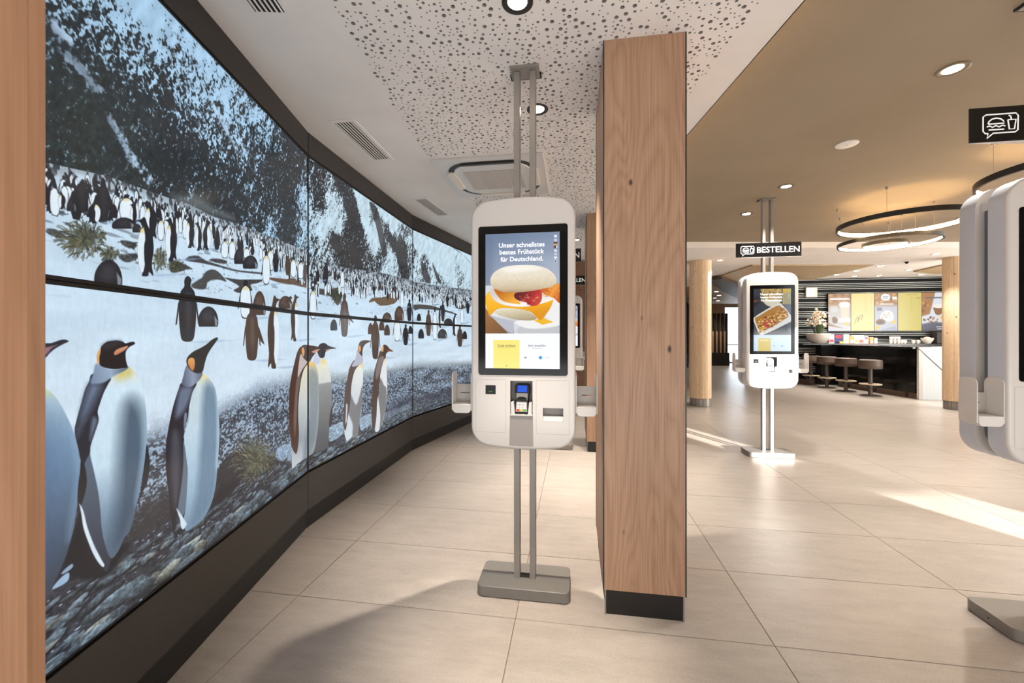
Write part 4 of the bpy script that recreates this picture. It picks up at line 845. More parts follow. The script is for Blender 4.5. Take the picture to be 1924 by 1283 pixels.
# ------------------------------------------------------------------ ceilings
PLASTER = speckled('white_plaster', (238, 232, 226), .85, .015, 3)
CZ = 2.9
HOLE_L = [(-3, -.86), (1.842, -.811), (2.064, -.796), (2.519, -.775), (3.0, -.74), (3.62, -.681), (4.575, -.466), (5.5, -.1), (6.6, .45), (9, 1.4)]
def hole_left(y): return float(np.interp(y, [p[0] for p in HOLE_L], [p[1] for p in HOLE_L]))
rng = random.Random(11)
cav, rim = MB(), MB(); pv, pf = [], []
EDGE_X = 1.305
xs = [-2.4, -1.8, -1.2, -.6, 0, .6, EDGE_X]; ys = [-2 + .6 * i for i in range(18)]
LIGHTS_W = [(.024, 1.82), (.168, 2.68), (.10, 4.62), (1.02, 4.35), (.95, 3.25), (.3, .35), (-.5, -.6), (1.0, 6.3)]
AC = (-.15, 3.82)
for bx0, bx1 in zip(xs[:-1], xs[1:]):
    for by0, by1 in zip(ys[:-1], ys[1:]):
        V = [(bx0, by0), (bx1, by0), (bx1, by1), (bx0, by1)]; E = [(0, 1), (1, 2), (2, 3), (3, 0)]; holes = []
        if .6 < by1 and by0 < 6.6 and bx1 > -1.0:
            for r, tries in ((.0106, 70), (.0075, 115), (.0043, 460)):
                for _ in range(tries):
                    x, y = rng.uniform(bx0 + r + .003, bx1 - r - .003), rng.uniform(by0 + r + .003, by1 - r - .003)
                    if x < hole_left(y) or x > 1.105 or y < .95 or y > 6.4: continue
                    ax, ay = x - AC[0], y - AC[1]; gx, gy = ax * D2[0] + ay * D2[1], ax * D1[0] + ay * D1[1]
                    if abs(gx) < .50 and abs(gy) < .50: continue
                    if any(math.hypot(x - q[0], y - q[1]) < .085 for q in LIGHTS_W): continue
                    if any((x - h[0]) ** 2 + (y - h[1]) ** 2 < (r + h[2] + .0095) ** 2 for h in holes): continue
                    holes.append((x, y, r))
        for (x, y, r) in holes:
            n = 12 if r > .006 else 8; b = len(V)
            ring = [(x + r * math.cos(2 * math.pi * i / n), y + r * math.sin(2 * math.pi * i / n)) for i in range(n)]
            V += ring; E += [(b + i, b + (i + 1) % n) for i in range(n)]
            rim.add([(*p, CZ) for p in ring] + [(*p, CZ + .012) for p in ring], [(i, n + i, n + (i + 1) % n, (i + 1) % n) for i in range(n)])
        if holes:
            vo, _, fo, _, _, _ = delaunay_2d_cdt([Vector(p) for p in V], E, [], 0, 1e-6)
            b = len(pv); pv += [(p.x, p.y, CZ) for p in vo]
            hs = np.array([(h[0], h[1], h[2]) for h in holes])
            for f in fo:
                c = np.mean([vo[i][:] for i in f], 0)
                if (((hs[:, 0] - c[0]) ** 2 + (hs[:, 1] - c[1]) ** 2) < hs[:, 2] ** 2 * .995).any(): continue
                pf.append(tuple(b + i for i in reversed(f)))
        else:
            b = len(pv); pv += [(*p, CZ) for p in V]; pf.append((b + 3, b + 2, b + 1, b))
me = bpy.data.meshes.new('ceiling'); me.from_pydata(pv, [], pf); me.materials.append(PLASTER)
ceiling = link('ceiling', me); tag(ceiling, kind='structure')
tag(rim.build('hole_rims', speckled('rim_shade', (150, 142, 134), .9, .02, 5), ceiling), kind='stuff')  # rims greyed to put the shade inside the holes into the colour
MB().box(-2.4, EDGE_X, -2, 8.2, CZ + .0125, CZ + .03).build('acoustic_backing', mat('acoustic_fleece', (26, 24, 23), .95), ceiling)
MB().box(EDGE_X - .006, EDGE_X, -2, 7.0, CZ, CZ + .03).build('ceiling_edge', PLASTER, ceiling)
# raised brown ceiling with a light strip hidden above the white edge
BZ = 3.03
BROWN_C = speckled('taupe_ceiling', (148, 132, 110), .8, .02, 2)
cb = MB().box(1.0, 13.0, -3.0, 7.0, BZ, BZ + .1).build('ceiling_brown', BROWN_C); tag(cb, kind='structure')
MB().box(1.255, 1.27, -1.2, 6.9, CZ + .031, CZ + .04).build('light_strip', mat('warm_strip', (255, 220, 160), .5, emit=(255, 200, 130), estr=12.0), ceiling)
cw = MB().box(1.306, 13.0, 7.001, 8.64, 2.93, 3.13).build('ceiling_band', PLASTER); tag(cw, kind='structure')
cf = MB().box(-.5, 15.0, 8.641, 24, 3.12, 3.25).build('ceiling_far', PLASTER); tag(cf, kind='structure')
MB().box(-.5, 1.305, 7.0, 8.64, CZ + .031, 3.25).build('ceiling_fill', PLASTER, cf)
TAN = wood('tan_slats', (172, 146, 108), (192, 166, 128), (206, 180, 142), 'x', .6, 1.0, False)
def at_z(px, py, z): y = 765 * (1.405 - z) / (py - 632); return ((px - 962) / 765 * y, y)
def raft(name, pts, z, h, m):
    q = [at_z(px, py, z) for px, py in pts]
    a = sum(q[i][0] * q[(i + 1) % len(q)][1] - q[(i + 1) % len(q)][0] * q[i][1] for i in range(len(q)))
    if a < 0: q.reverse()
    o = MB().prism(q, z, z + h).build(name, m); tag(o, kind='structure'); return o
raft('ceiling_raft', [(1340, 523.5), (1414, 499), (1560, 499), (1646, 496.5), (1640, 499), (1533, 524), (1520, 533), (1340, 541)], 3.09, .029, TAN)
raft('ceiling_raft', [(1716, 511), (1776, 498), (1840, 496), (1840, 510), (1760, 515)], 3.09, .029, TAN)
raft('ceiling_raft', [(1280, 538), (1500, 538), (1500, 566), (1280, 566)], 3.06, .05, TAN)
raft('ceiling_raft', [(1328, 527), (1356, 524), (1384, 534), (1384, 560), (1360, 549)], 3.0, .058, wood('dark_raft', (58, 46, 40), (78, 64, 56), (92, 76, 66), 'x', .6, 1.0, False))

# ------------------------------------------------------------------ walls of the rest of the shop
WALLP = mat('wall_paint', (206, 198, 188), .8)
wb = MB()      # behind the camera: solid and unseen, its one opening shaped to cut the sun patches
OX0, OX1, OY = 4.52, 5.42, -.45
wb.box(-2.5, -2.4, OY - .95, .84, 0, 3.1); wb.box(-2.5, OX0, OY - 1.05, OY - .95, 0, 3.1)
wb.box(OX0 + .0, OX0 + .1, OY - .95, OY - .05, 0, 3.1); wb.box(OX0, OX0 + .20, OY - .05, OY + .0, 0, .85); wb.box(OX0, OX0 + .12, OY - .05, OY, 1.04, 3.1); wb.box(5.10, OX1, OY - .05, OY, 1.04, 3.1)
wb.box(OX1, 13, OY - .05, OY, 0, 3.1); wb.box(OX0, OX1, OY - .05, OY, .85, 1.04)
o = wb.build('wall_back', WALLP); tag(o, kind='structure')
wr = MB().box(13.0, 13.12, -1, 22, 0, 3.3).build('wall_right', WALLP); tag(wr, kind='structure')
wbk = MB()     # far end wall with a tall window
FY = 21.5
wbk.box(1.3, 11.2, FY, FY + .12, 0, 3.3); wbk.box(12.75, 15, FY, FY + .12, 0, 3.3); wbk.box(11.2, 12.75, FY, FY + .12, 3.0, 3.3)
o = wbk.build('wall_end', wood('end_wall_wood', (150, 108, 78), (176, 132, 98), (190, 148, 114), 'z', .6)); tag(o, kind='structure')
w1 = thing('window_1', None, None, (11.2, FY, 0), 0, kind='structure')
wfm = MB().box(0, .05, 0, .1, 0, 3.0).box(1.5, 1.55, 0, .1, 0, 3.0).box(.05, 1.5, 0, .1, .0, .06).box(.05, 1.5, 0, .1, .95, 1.0).box(.05, 1.5, 0, .1, 2.94, 3.0)
wfm.build('window_frame', mat('window_grey', (120, 122, 126), .5), w1)
gl = mat('window_glass', (255, 255, 255), .03); NT(gl).b.inputs['Transmission Weight'].default_value = 1.0; gl.node_tree.nodes['Principled BSDF'].inputs['IOR'].default_value = 1.05
MB().box(.05, 1.5, .04, .05, .06, .95).build('pane', gl, w1); MB().box(.05, 1.5, .04, .05, 1.0, 2.94).build('pane', gl, w1)
ws = MB().box(5.3, 8.05, 0, .1, 0, 2.95).build('partition_dark', mat('dark_partition', (46, 42, 40), .6), None, (0, 18.6, 0)); tag(ws, kind='structure')
MB().box(5.3, 8.05, -.04, -.001, 0, .62).build('partition_base', mat('slate_base', (92, 104, 112), .6), ws)
wm = MB().box(1.32, 1.45, 8.65, 21.5, 0, 3.2).build('wall_middle', WALLP); tag(wm, kind='structure')
# ------------------------------------------------------------------ order kiosks
SIDE_GREY = mat('cool_grey_sides', (206, 211, 221), .3)  # cooler grey on the side faces of the kiosk heads
KW, KZ0, KZ1 = .560, .802, 2.150
def head_outline(inset=0.0, n=7):
    """rounded, slightly arched outline in x-z, counter-clockwise seen from the front"""
    w, z0, z1, r, sag = KW / 2 - inset, KZ0 + inset, KZ1 - inset, .088 - inset, .026
    pts = []
    def arch(z, x, s): return z + s * sag * (1 - (x / w) ** 2) - s * sag
    for (sx, a0) in ((1, -90), (1, 0), (-1, 90), (-1, 180)):
        top = a0 in (0, 90)
        for k in range(n + 1):
            a = math.radians(a0 + 90 * k / n); x = sx * (w - r) + r * math.cos(a)
            zc = (z1 - r) if top else (z0 + r)
            z = zc + r * math.sin(a); z = z + (-sag if top else sag) * (x / w) ** 2
            pts.append((x, z))
        if a0 in (-90 + 360,): pass
        xa = w - r
        if a0 == 0:
            for k in range(1, 8):
                x = xa - 2 * xa * k / 8; pts.append((x, z1 - sag * (x / w) ** 2))
        if a0 == 180:
            for k in range(1, 8):
                x = -xa + 2 * xa * k / 8; pts.append((x, z0 + sag * (x / w) ** 2))
    return pts
HOLES = {'scanner_window': (-.2005, -.1445, 1.094, 1.1425), 'terminal_recess': (-.0655, .0545, .984, 1.168), 'slip_slot': (.109, .216, .957, 1.0275)}
def head_mesh(name, y0, y1, m, holes):
    """the shell of a kiosk head: y0 the rounded outer face, y1 the back; the face is pierced where things sit in it"""
    s_ = 1 if y1 > y0 else -1; R = .014; v, f = [], []
    rings = [(0, y1)] + [(R * (1 - math.cos(a)), y0 + s_ * R * (1 - math.sin(a))) for a in (math.radians(90 * k / 5) for k in range(6))]
    n = None
    for ins, y in rings:
        o = head_outline(ins); n = len(o); v += [(x, y, z) for x, z in o]
    for k in range(len(rings) - 1):
        for i in range(n):
            j = (i + 1) % n; f.append((k * n + i, k * n + j, (k + 1) * n + j, (k + 1) * n + i))
    f.append(tuple(range(n)))
    o = head_outline(R); V = list(o); E = [(i, (i + 1) % n) for i in range(n)]
    hs = list(HOLES.values()) if holes else []
    for (a, b, c, d) in hs:
        k = len(V); V += [(a, c), (b, c), (b, d), (a, d)]; E += [(k, k + 1), (k + 1, k + 2), (k + 2, k + 3), (k + 3, k)]
    vo, _, fo, _, _, _ = delaunay_2d_cdt([Vector(p) for p in V], E, [], 1, 1e-6)
    k = len(v); v += [(p.x, y0, p.y) for p in vo]
    for q in fo:
        c = np.mean([vo[i][:] for i in q], 0)
        if any(a < c[0] < b and e < c[1] < d for a, b, e, d in hs): continue
        f.append(tuple(k + i for i in q))
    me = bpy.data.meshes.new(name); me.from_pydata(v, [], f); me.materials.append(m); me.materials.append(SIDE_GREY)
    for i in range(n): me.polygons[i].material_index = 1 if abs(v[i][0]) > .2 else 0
    bm = bmesh.new(); bm.from_mesh(me); bmesh.ops.remove_doubles(bm, verts=bm.verts, dist=1e-6); bmesh.ops.recalc_face_normals(bm, faces=bm.faces)
    for q in bm.faces: q.smooth = True
    for e in bm.edges:
        if len(e.link_faces) == 2 and e.calc_face_angle(0) > .5: e.smooth = False
    bm.to_mesh(me); bm.free(); return me
def sign_icon(mb, cx, cz, k, y):
    """speech bubble with a burger and a cup, k = its width"""
    T = lambda pts: [(cx + p[0] * k, cz + p[1] * k) for p in pts]
    w = .042 * k
    r = rrect(.96, .60, .1, 4)
    stroke(mb, T([(-.34, -.3), (-.38, -.46), (-.2, -.3)] + [(x, z) for x, z in [(.4, -.3), (.47, -.24), (.48, .22), (.42, .3), (-.4, .3), (-.48, .24), (-.48, -.22), (-.42, -.3), (-.34, -.3)]]), w, y)
    stroke(mb, T([(-.34, .0), (-.32, .08), (-.24, .15), (-.12, .18), (0, .15), (.08, .08), (.1, 0), (-.34, 0)]), w, y)
    stroke(mb, T([(-.38, -.09), (-.3, -.06), (-.22, -.11), (-.13, -.06), (-.04, -.11), (.05, -.06), (.13, -.09)]), w, y)
    stroke(mb, T([(-.33, -.19), (.1, -.19)]), w, y)
    stroke(mb, T([(.2, .1), (.42, .1), (.38, -.2), (.24, -.2), (.2, .1)]), w, y); stroke(mb, T([(.3, .1), (.27, .22), (.22, .24)]), w, y)

burger_cv, tray_cv = paint_burger(), paint_tray()
BURGER, TRAY = picture('breakfast_picture', burger_cv.img), picture('tray_picture', tray_cv.img)
TXT_L = mat('screen_text_light', (240, 240, 245), .5, emit=(248, 250, 255), estr=.8)
TXT_D = mat('screen_text_dark', (40, 40, 44), .5, emit=(52, 54, 60), estr=.8)
TXT_P = mat('screen_text_pale', (150, 150, 140), .5, emit=(196, 202, 206), estr=.8)
def kiosk(x, y, label, screen, sign=True, ceil=2.9, text=True, detail=True):
    t = thing('order_kiosk', label, 'kiosk', (x, y, 0), RZ, 'self-order kiosks')
    base = MB().prism(rrect(.5, .255, .03, 5), .003, .06); base.build('base_plate', speckled('painted_metal', (128, 123, 118), .4, .006, 30, .3), t, bevel=.003, seg=2)
    MB().lathe([(.004, -.001), (.004, .001)], 10).build('fixing_hole', BLACK_MT, t, (-.2505, 0, .03)).rotation_euler = (0, math.radians(90), 0)
    MB().box(-.030, .030, -.018, .022, .0601, .064).build('pole_foot', BLACK_MT, t)
    for sx in (-.044, .044):
        p = MB().box(sx - .0165, sx + .0165, -.026, .026, .0602, ceil - .017); p.build('pole', STEEL, t, bevel=.002, seg=1)
    MB().box(-.08, .08, -.055, .055, ceil - .016, ceil - .001).build('ceiling_plate', STEEL, t)
    MB().box(-.088, .088, .02, .066, ceil - .012, ceil - .0005).build('ceiling_bracket', BLACK_MT, t)
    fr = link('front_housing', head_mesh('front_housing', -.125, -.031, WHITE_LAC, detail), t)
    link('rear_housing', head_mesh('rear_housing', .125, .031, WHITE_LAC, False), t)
    sp = MB()
    o = [(a * .9, KZ0 + (b - KZ0) * .955 + .03) for a, b in head_outline(.012)]
    sp.prism(o[::-1], -.030, .030, 'y'); sp.build('spine', speckled('spine_grey', (120, 130, 146), .4, .02, 20, .3), t)
    if detail:
        MB().box(-.258, -.2535, -.026, .026, 2.02, 2.06).build('rating_sticker', mat('sticker_white', (214, 216, 220), .5), t)
    bz = MB().prism([(a, b) for a, b in rrect(.479, .799, .014, 4, 0, 1.5975)][::-1], -.1275, -.1249, 'y').build('screen_bezel', BLACK_GL, t, bevel=.001, seg=1)
    W_, H_ = .3975, .7205
    link('screen', screen_mesh('screen', W_, H_, screen), t, (-W_ / 2 - .001, -.1282, 1.234))
    rb = MB().prism([(a, b) for a, b in rrect(.479, .799, .014, 4, 0, 1.5975)], .1249, .1275, 'y').build('rear_screen_bezel', BLACK_GL, t)
    if text:
        S = lambda u, v: (-W_ / 2 - .001 + W_ * (u - 130) / 573, -.1287, 1.234 + H_ * (1168 - v) / 1060)
        if screen is BURGER:
            for body, u, v, w in (('Unser schnellstes', 413, 200, 352), ('bestes Frühstück', 413, 254, 342), ('für Deutschland.', 413, 310, 328)):
                link('lettering', text_mesh(body, W_ * w / 573, TXT_L, bold=.009), t, S(u, v))
            link('lettering', text_mesh('Code einlösen', W_ * 140 / 573, TXT_D, bold=.012), t, S(295, 988))
            link('lettering', text_mesh('Jetzt bestellen', W_ * 134 / 573, TXT_D, bold=.008), t, S(529, 989))
        else:
            Q = lambda u, v: (-W_ / 2 - .001 + W_ * (u - 572) / 293, -.1287, 1.234 + H_ * (762 - v) / 504)
            for body, u, v, w in (('Unser schnellstes', 714, 301, 176), ('bestes Frühstück', 713, 326, 172), ('für Deutschland.', 713, 350, 166)):
                link('lettering', text_mesh(body, W_ * w / 293, TXT_L, bold=.009), t, Q(u, v))
            link('lettering', text_mesh('Code einlösen', W_ * 66 / 293, TXT_D), t, Q(658, 672)); link('lettering', text_mesh('Jetzt bestellen', W_ * 60 / 293, TXT_D), t, Q(772, 676))
    if detail:
        # inset service panels: thin shadow joints
        for (a, b, c, d) in ((-.256, -.088, .889, 1.1745), (.073, .247, .889, 1.1745)):
            j = MB(); w = .0014
            r_ = rrect(b - a, d - c, .006, 3, (a + b) / 2, (c + d) / 2); i_ = rrect(b - a - 2 * w, d - c - 2 * w, .005, 3, (a + b) / 2, (c + d) / 2); n = len(r_)
            j.add([(p[0], -.1252, p[1]) for p in r_] + [(p[0], -.1252, p[1]) for p in i_], [(i, (i + 1) % n, n + (i + 1) % n, n + i) for i in range(n)])
            j.build('service_panel_joint', mat('joint_shadow', (172, 164, 156), .6), t)
        # scanner
        a, b, c, d = HOLES['scanner_window']
        MB().box(a, b, -.123, -.11, c, d).build('scanner_window', mat('scanner_glass', (9, 12, 10), .2, spec=.15), t)
        MB().box(a + .018, b - .018, -.1234, -.1231, (c + d) / 2 - .012, (c + d) / 2 - .008).build('scanner_light', mat('scan_green', (20, 60, 30), .5, emit=(30, 120, 60), estr=.7), t)
        # recess with card terminal
        a, b, c, d = HOLES['terminal_recess']
        rc = MB(); yb = -.062
        rc.add([(a, -.125, c), (b, -.125, c), (b, -.125, d), (a, -.125, d), (a, yb, c + .0), (b, yb, c + .0), (b, yb, d), (a, yb, d)], [(4, 5, 6, 7), (0, 1, 5, 4), (3, 7, 6, 2), (0, 4, 7, 3), (1, 2, 6, 5)])
        rc.build('terminal_recess', mat('recess_grey', (132, 126, 122), .5), t)
        MB().prism([(a + .004, .985), (a + .004, 1.055), (a + .018, 1.055), (a + .026, .985)][::-1], -.127, -.07, 'y').build('terminal_cradle', WHITE_PL, t)
        MB().prism([(b - .026, .985), (b - .018, 1.055), (b - .004, 1.055), (b - .004, .985)][::-1], -.127, -.07, 'y').build('terminal_cradle', WHITE_PL, t)
        MB().box(a + .002, b - .002, -.130, -.070, .9842, .990).build('terminal_cradle', WHITE_PL, t)
        e = bpy.data.objects.new('card_terminal', None); COL.objects.link(e); e.parent = t; e.location = (-.0055, -.102, 1.0); e.rotation_euler = (math.radians(-14), 0, math.radians(-3)); e.empty_display_size = .05
        prof = [(-.036, -.006), (.036, -.006), (.038, .004), (.034, .05), (.036, .09), (.041, .105), (.041, .138), (.034, .15), (-.034, .15), (-.041, .138), (-.041, .105), (-.036, .09), (-.034, .05), (-.038, .004)]
        MB().prism([(p, q) for p, q in prof][::-1], -.014, .016, 'y').build('terminal_body', mat('terminal_dark', (36, 36, 40), .35), e, bevel=.004, seg=2)
        MB().prism([(-.031, -.002), (.031, -.002), (.029, .05), (.032, .098), (-.032, .098), (-.029, .05)][::-1], -.0175, -.0142, 'y').build('terminal_face', mat('terminal_silver', (186, 184, 182), .35, .3), e, bevel=.001, seg=1)
        MB().box(-.026, .026, -.0185, -.0142, .104, .139).build('terminal_display', mat('terminal_blue', (20, 60, 170), .25, emit=(34, 92, 214), estr=.55), e)
        MB().prism([(-.030, .052), (.030, .052), (.026, .072), (.012, .078), (-.012, .078), (-.026, .072)][::-1], -.019, -.0176, 'y').build('terminal_shield', BLACK_MT, e)
        kw = mat('key_white', (226, 224, 220), .45)
        for r_ in range(4):
            for c_ in range(3 if r_ < 4 else 3):
                m_ = kw
                if r_ == 0: m_ = mat(('key_red', 'key_yellow', 'key_green')[c_], ((196, 44, 44), (232, 196, 60), (70, 170, 84))[c_], .45)
                MB().box(-.025 + c_ * .0175, -.0105 + c_ * .0175, -.0205, -.0176, .002 + r_ * .0118, .0105 + r_ * .0118).build('key', m_, e)
        # lower grey strip that wraps under the head
        st = MB(); z_top, w0, w1 = .9815, .0665, .0665
        st.add([(a - .002, -.1262, .9825), (b + .002, -.1262, .9825), (b + .004, -.1262, KZ0 + .022), (a - .004, -.1262, KZ0 + .022), (b + .004, -.112, KZ0 + .0005), (a - .004, -.112, KZ0 + .0005), (a - .002, -.1245, .9825), (b + .002, -.1245, .9825)],
               [(3, 2, 1, 0), (5, 4, 2, 3), (0, 1, 7, 6)])
        st.build('lower_strip', mat('strip_taupe', (150, 143, 138), .4), t)
        # slip slot
        a, b, c, d = HOLES['slip_slot']
        q = MB(); q.add([(a, -.125, c), (b, -.125, c), (b, -.125, d), (a, -.125, d), (a, -.085, d - .008), (b, -.085, d - .008), (b, -.085, c + .022), (a, -.085, c + .022)], [(7, 6, 5, 4), (0, 1, 6, 7), (3, 4, 5, 2), (0, 7, 4, 3), (1, 2, 5, 6)])
        q.build('slip_slot', mat('slot_grey', (158, 152, 147), .5), t)
        MB().prism([(-.125, c + .001), (-.088, c + .001), (-.088, c + .026), (-.119, c + .026)], a + .001, b - .001, 'x').build('slip_ledge', WHITE_PL, t)
    # holders on both sides: two upright plates, a slotted cross plate and a tray
    for sd_ in (-1, 1):
        h = bpy.data.objects.new('side_holder', None); COL.objects.link(h); h.parent = t; h.empty_display_size = .05
        def fl(x): # rounded upright plate
            y0, y1, z0, z1, r = -.112, -.018, 1.0, 1.212, .03
            pts = [(y0, z0), (y1, z0), (y1, z1 - r)] + [(y1 - r + r * math.cos(math.radians(k)), z1 - r + r * math.sin(math.radians(k))) for k in (20, 45, 70, 90)] + [(y0 + r - r * math.sin(math.radians(k)), z1 - r + r * math.cos(math.radians(k))) for k in (0, 25, 50, 75)] + [(y0, z1 - r)]
            m_ = MB().prism(pts, min(x, x + sd_ * .005), max(x, x + sd_ * .005), 'x'); return m_
        fl(sd_ * .2805).build('mounting_plate', WHITE_PL, h, bevel=.001, seg=1); fl(sd_ * .388).build('outer_plate', WHITE_PL, h, bevel=.001, seg=1)
        x0, x1 = sorted((sd_ * .286, sd_ * .3875))
        cp = MB(); y0, y1 = -.030, -.026; sl = (min(abs(x0), abs(x1)) + .028, min(abs(x0), abs(x1)) + .082); s0, s1 = sorted((sd_ * sl[0], sd_ * sl[1]))
        for q in ((x0, x1, 1.035, 1.083), (x0, x1, 1.089, 1.135), (x0, s0, 1.083, 1.089), (s1, x1, 1.083, 1.089)): cp.box(q[0], q[1], y0, y1, q[2], q[3])
        cp.build('slotted_plate', GREY_PL, h)  # greyer than the tray, shade on the plate put into its colour
        tr = rrect(x1 - x0 - .001, .048, .02, 5, (x0 + x1) / 2, 1.010); tr = [(a, 1.034 if b > 1.012 else b) for a, b in tr]
        MB().prism(tr[::-1], -.114, -.024, 'y').build('tray', WHITE_PL, h, bevel=.002, seg=1)
    if sign:
        s_ = bpy.data.objects.new('order_sign', None); COL.objects.link(s_); s_.parent = t; s_.empty_display_size = .1
        MB().prism([(-.357, -.031), (.357, -.031), (.357, -.025), (.0, .016), (-.357, -.025)], 2.341, 2.509).build('sign_board', mat('sign_black', (12, 11, 11), .22), s_, bevel=.002, seg=1)
        MB().prism([(-.355, -.0305), (.355, -.0305), (.355, -.0255), (.0, .015), (-.355, -.0255)], 2.3385, 2.3405).build('sign_underside', WHITE_PL, s_)
        link('lettering', text_mesh('BESTELLEN', .458, LETTER, bold=.004), s_, (.106, -.0316, 2.4265))
        ic = MB(); sign_icon(ic, -.228, 2.427, .150, -.0316); ic.build('menu_icon', LETTER, s_)
    return t
CK1 = (.074, 2.29)
def kpos(i, j): return (CK1[0] + i * 2.514 * D2[0] + j * 2.93 * D1[0], CK1[1] + i * 2.514 * D2[1] + j * 2.93 * D1[1])
kiosk(*kpos(0, 0), 'white order kiosk in the middle with muffin burger on its screen', BURGER, sign=False, ceil=CZ)
kiosk(3.02, 4.82, 'sunlit white order kiosk under a sign, tray of fries on its screen', TRAY, ceil=BZ)
kiosk(2.562 + .012, 1.93 + .02, 'white order kiosk cut off by the right edge of the view', BURGER, ceil=BZ)
kiosk(*kpos(0, 1), 'white order kiosk mostly hidden behind the middle kiosk', BURGER, ceil=CZ, text=False, detail=False)
kiosk(1.0, 7.45, 'farthest white order kiosk, seen in the gap beside the oak pillar', BURGER, ceil=CZ, text=False, detail=False)
# ------------------------------------------------------------------ things in and on the ceilings
def vent(cx, cy, ang, label):
    t = thing('ceiling_vent', label, 'air vent', (cx, cy, CZ), math.radians(90 - ang), 'slot vents along the video wall')
    L, W = .66, .19
    fr = MB(); l, w = .60, .135
    for q in ((-L / 2, L / 2, -W / 2, -w / 2), (-L / 2, L / 2, w / 2, W / 2), (-L / 2, -l / 2, -w / 2, w / 2), (l / 2, L / 2, -w / 2, w / 2)): fr.box(q[0], q[1], q[2], q[3], -.004, -.0005)
    fr.build('frame', PLASTER, t); MB().box(-l / 2, l / 2, -w / 2, w / 2, -.0012, -.0006).build('duct_shade_sheet', mat('duct_shade', (18, 16, 15), .9), t)  # flat near-black sheet, the shade inside the duct put into its colour
    for k in range(6):
        y = -w / 2 + (k + .5) * w / 6; sl = MB().box(-l / 2, l / 2, y - .004, y + .004, -.005, -.0013); sl.build('slat', PLASTER, t)
vent(-1.10, 1.575, -2.5, 'slot vent in the ceiling, nearest, cut by the top edge'); vent(-1.135, 3.135, 8, 'slot vent in the ceiling, middle one above the display seam'); vent(-.925, 4.72, 14, 'slot vent in the ceiling, farthest, near the air conditioner')

t = thing('air_conditioner', 'white ceiling cassette air conditioner with round outlet behind the kiosk poles', 'air conditioner', (AC[0], AC[1], CZ), RZ)
MB().prism(rrect(.95, .91, .01, 2), -.017, -.0005).build('cover_plate', WHITE_PL, t, bevel=.003, seg=1)
def ring2(mb, w0, r0, w1, r1, z):
    a, b = rrect(w0, w0, r0, 8), rrect(w1, w1, r1, 8); n = len(a)
    mb.add([(*p, z) for p in a] + [(*p, z) for p in b], [(i, n + i, n + (i + 1) % n, (i + 1) % n) for i in range(n)])
rg = MB(); ring2(rg, .79, .215, .70, .18, -.0185); rg.build('air_outlet', mat('outlet_dark', (40, 38, 37), .5), t)
MB().prism(rrect(.695, .695, .178, 8), -.028, -.0172).build('centre_panel', WHITE_PL, t, bevel=.004, seg=2)
for (cx, cy, w, h) in ((-.372, -.02, .075, .40), (.372, -.02, .06, .40), (0, .37, .46, .05)):
    MB().prism(capsule(w, h, 8, cx, cy), -.036, -.0188).build('outlet_flap', mat('flap_cream', (236, 224, 208), .45), t, bevel=.004, seg=2)
MB().prism(capsule(.5, .022, 6, 0, -.352), -.030, -.0188).build('outlet_flap', mat('flap_grey', (74, 70, 68), .4), t)
for k in range(4):
    x = -.195 + k * .13; gm = speckled('grille_grey', (192, 184, 176), .6, .04, 160)
    MB().box(x - .061, x + .061, -.22, .22, -.0315, -.0282).build('grille_panel', gm, t, bevel=.001, seg=1)

t = thing('access_panel', 'square access panel in the perforated ceiling behind the kiosk poles', 'panel', (.21, 3.03, CZ), RZ)
j = MB()
for q in ((-.2, .2, -.2, -.197), (-.2, .2, .197, .2), (-.2, -.197, -.197, .197), (.197, .2, -.197, .197)): j.box(q[0], q[1], q[2], q[3], -.0012, -.0004)
j.build('panel_edge', mat('panel_edge', (186, 180, 174), .8), t)

WARM = (1.0, .90, .78)
def downlight(x, y, z, r, trim, label, group, watts, cone=50, col=WARM, blend=.55, glow=18.0, aim=None):
    t = thing('downlight', label, 'downlight', (x, y, z), 0, group)
    MB().lathe([(r, -.0005), (r, -.004), (r * .92, -.007), (r * .66, -.004), (r * .62, -.0008)], 32, cap=False).build('trim_ring', trim, t, smooth=True)
    MB().lathe([(.001, -.0026), (r * .61, -.0026)], 28, cap=False).build('lens', mat('lens_%d' % int(glow), (255, 244, 226), .4, emit=(255, 238, 214), estr=glow), t)
    if watts:
        d = bpy.data.lights.new('lamp', 'SPOT'); d.energy = watts; d.color = col; d.spot_size = math.radians(cone * 2); d.spot_blend = blend; d.shadow_soft_size = .022
        o = bpy.data.objects.new('lamp', d); COL.objects.link(o); o.parent = t; o.location = (0, 0, -.02)
        if aim: o.rotation_euler = (Vector(aim) - Vector((x, y, z))).to_track_quat('-Z', 'Y').to_euler()
BT, GT, WT = mat('black_trim', (18, 17, 16), .35), mat('bronze_trim', (120, 106, 90), .4, .3), mat('white_trim', (220, 214, 206), .5)
lab = ['black rimmed downlight at the top edge in the perforated ceiling', 'black rimmed downlight in the perforated ceiling, behind the kiosk poles', 'added black rimmed downlight hidden behind the kiosk head', 'added black rimmed downlight hidden behind the oak pillar, farther one', 'added black rimmed downlight hidden behind the oak pillar, nearer one', 'added black rimmed downlight above the camera, unseen', 'black rimmed downlight behind the camera', 'black rimmed downlight far along the corridor']  # the hidden ones and the one above the camera are added
WW = [380, 400, 320, 300, 0, 0, 0, 200]; CC = [17.5, 36, 30, 28, 30, 22, 30, 30]
for (x, y), l_, w_, c_ in zip(LIGHTS_W, lab, WW, CC): downlight(x, y, CZ, .07, BT, l_, 'downlights in the white ceiling', w_, c_, blend=1.0, aim=(.07, 2.15, 1.35) if y < 1 else None)
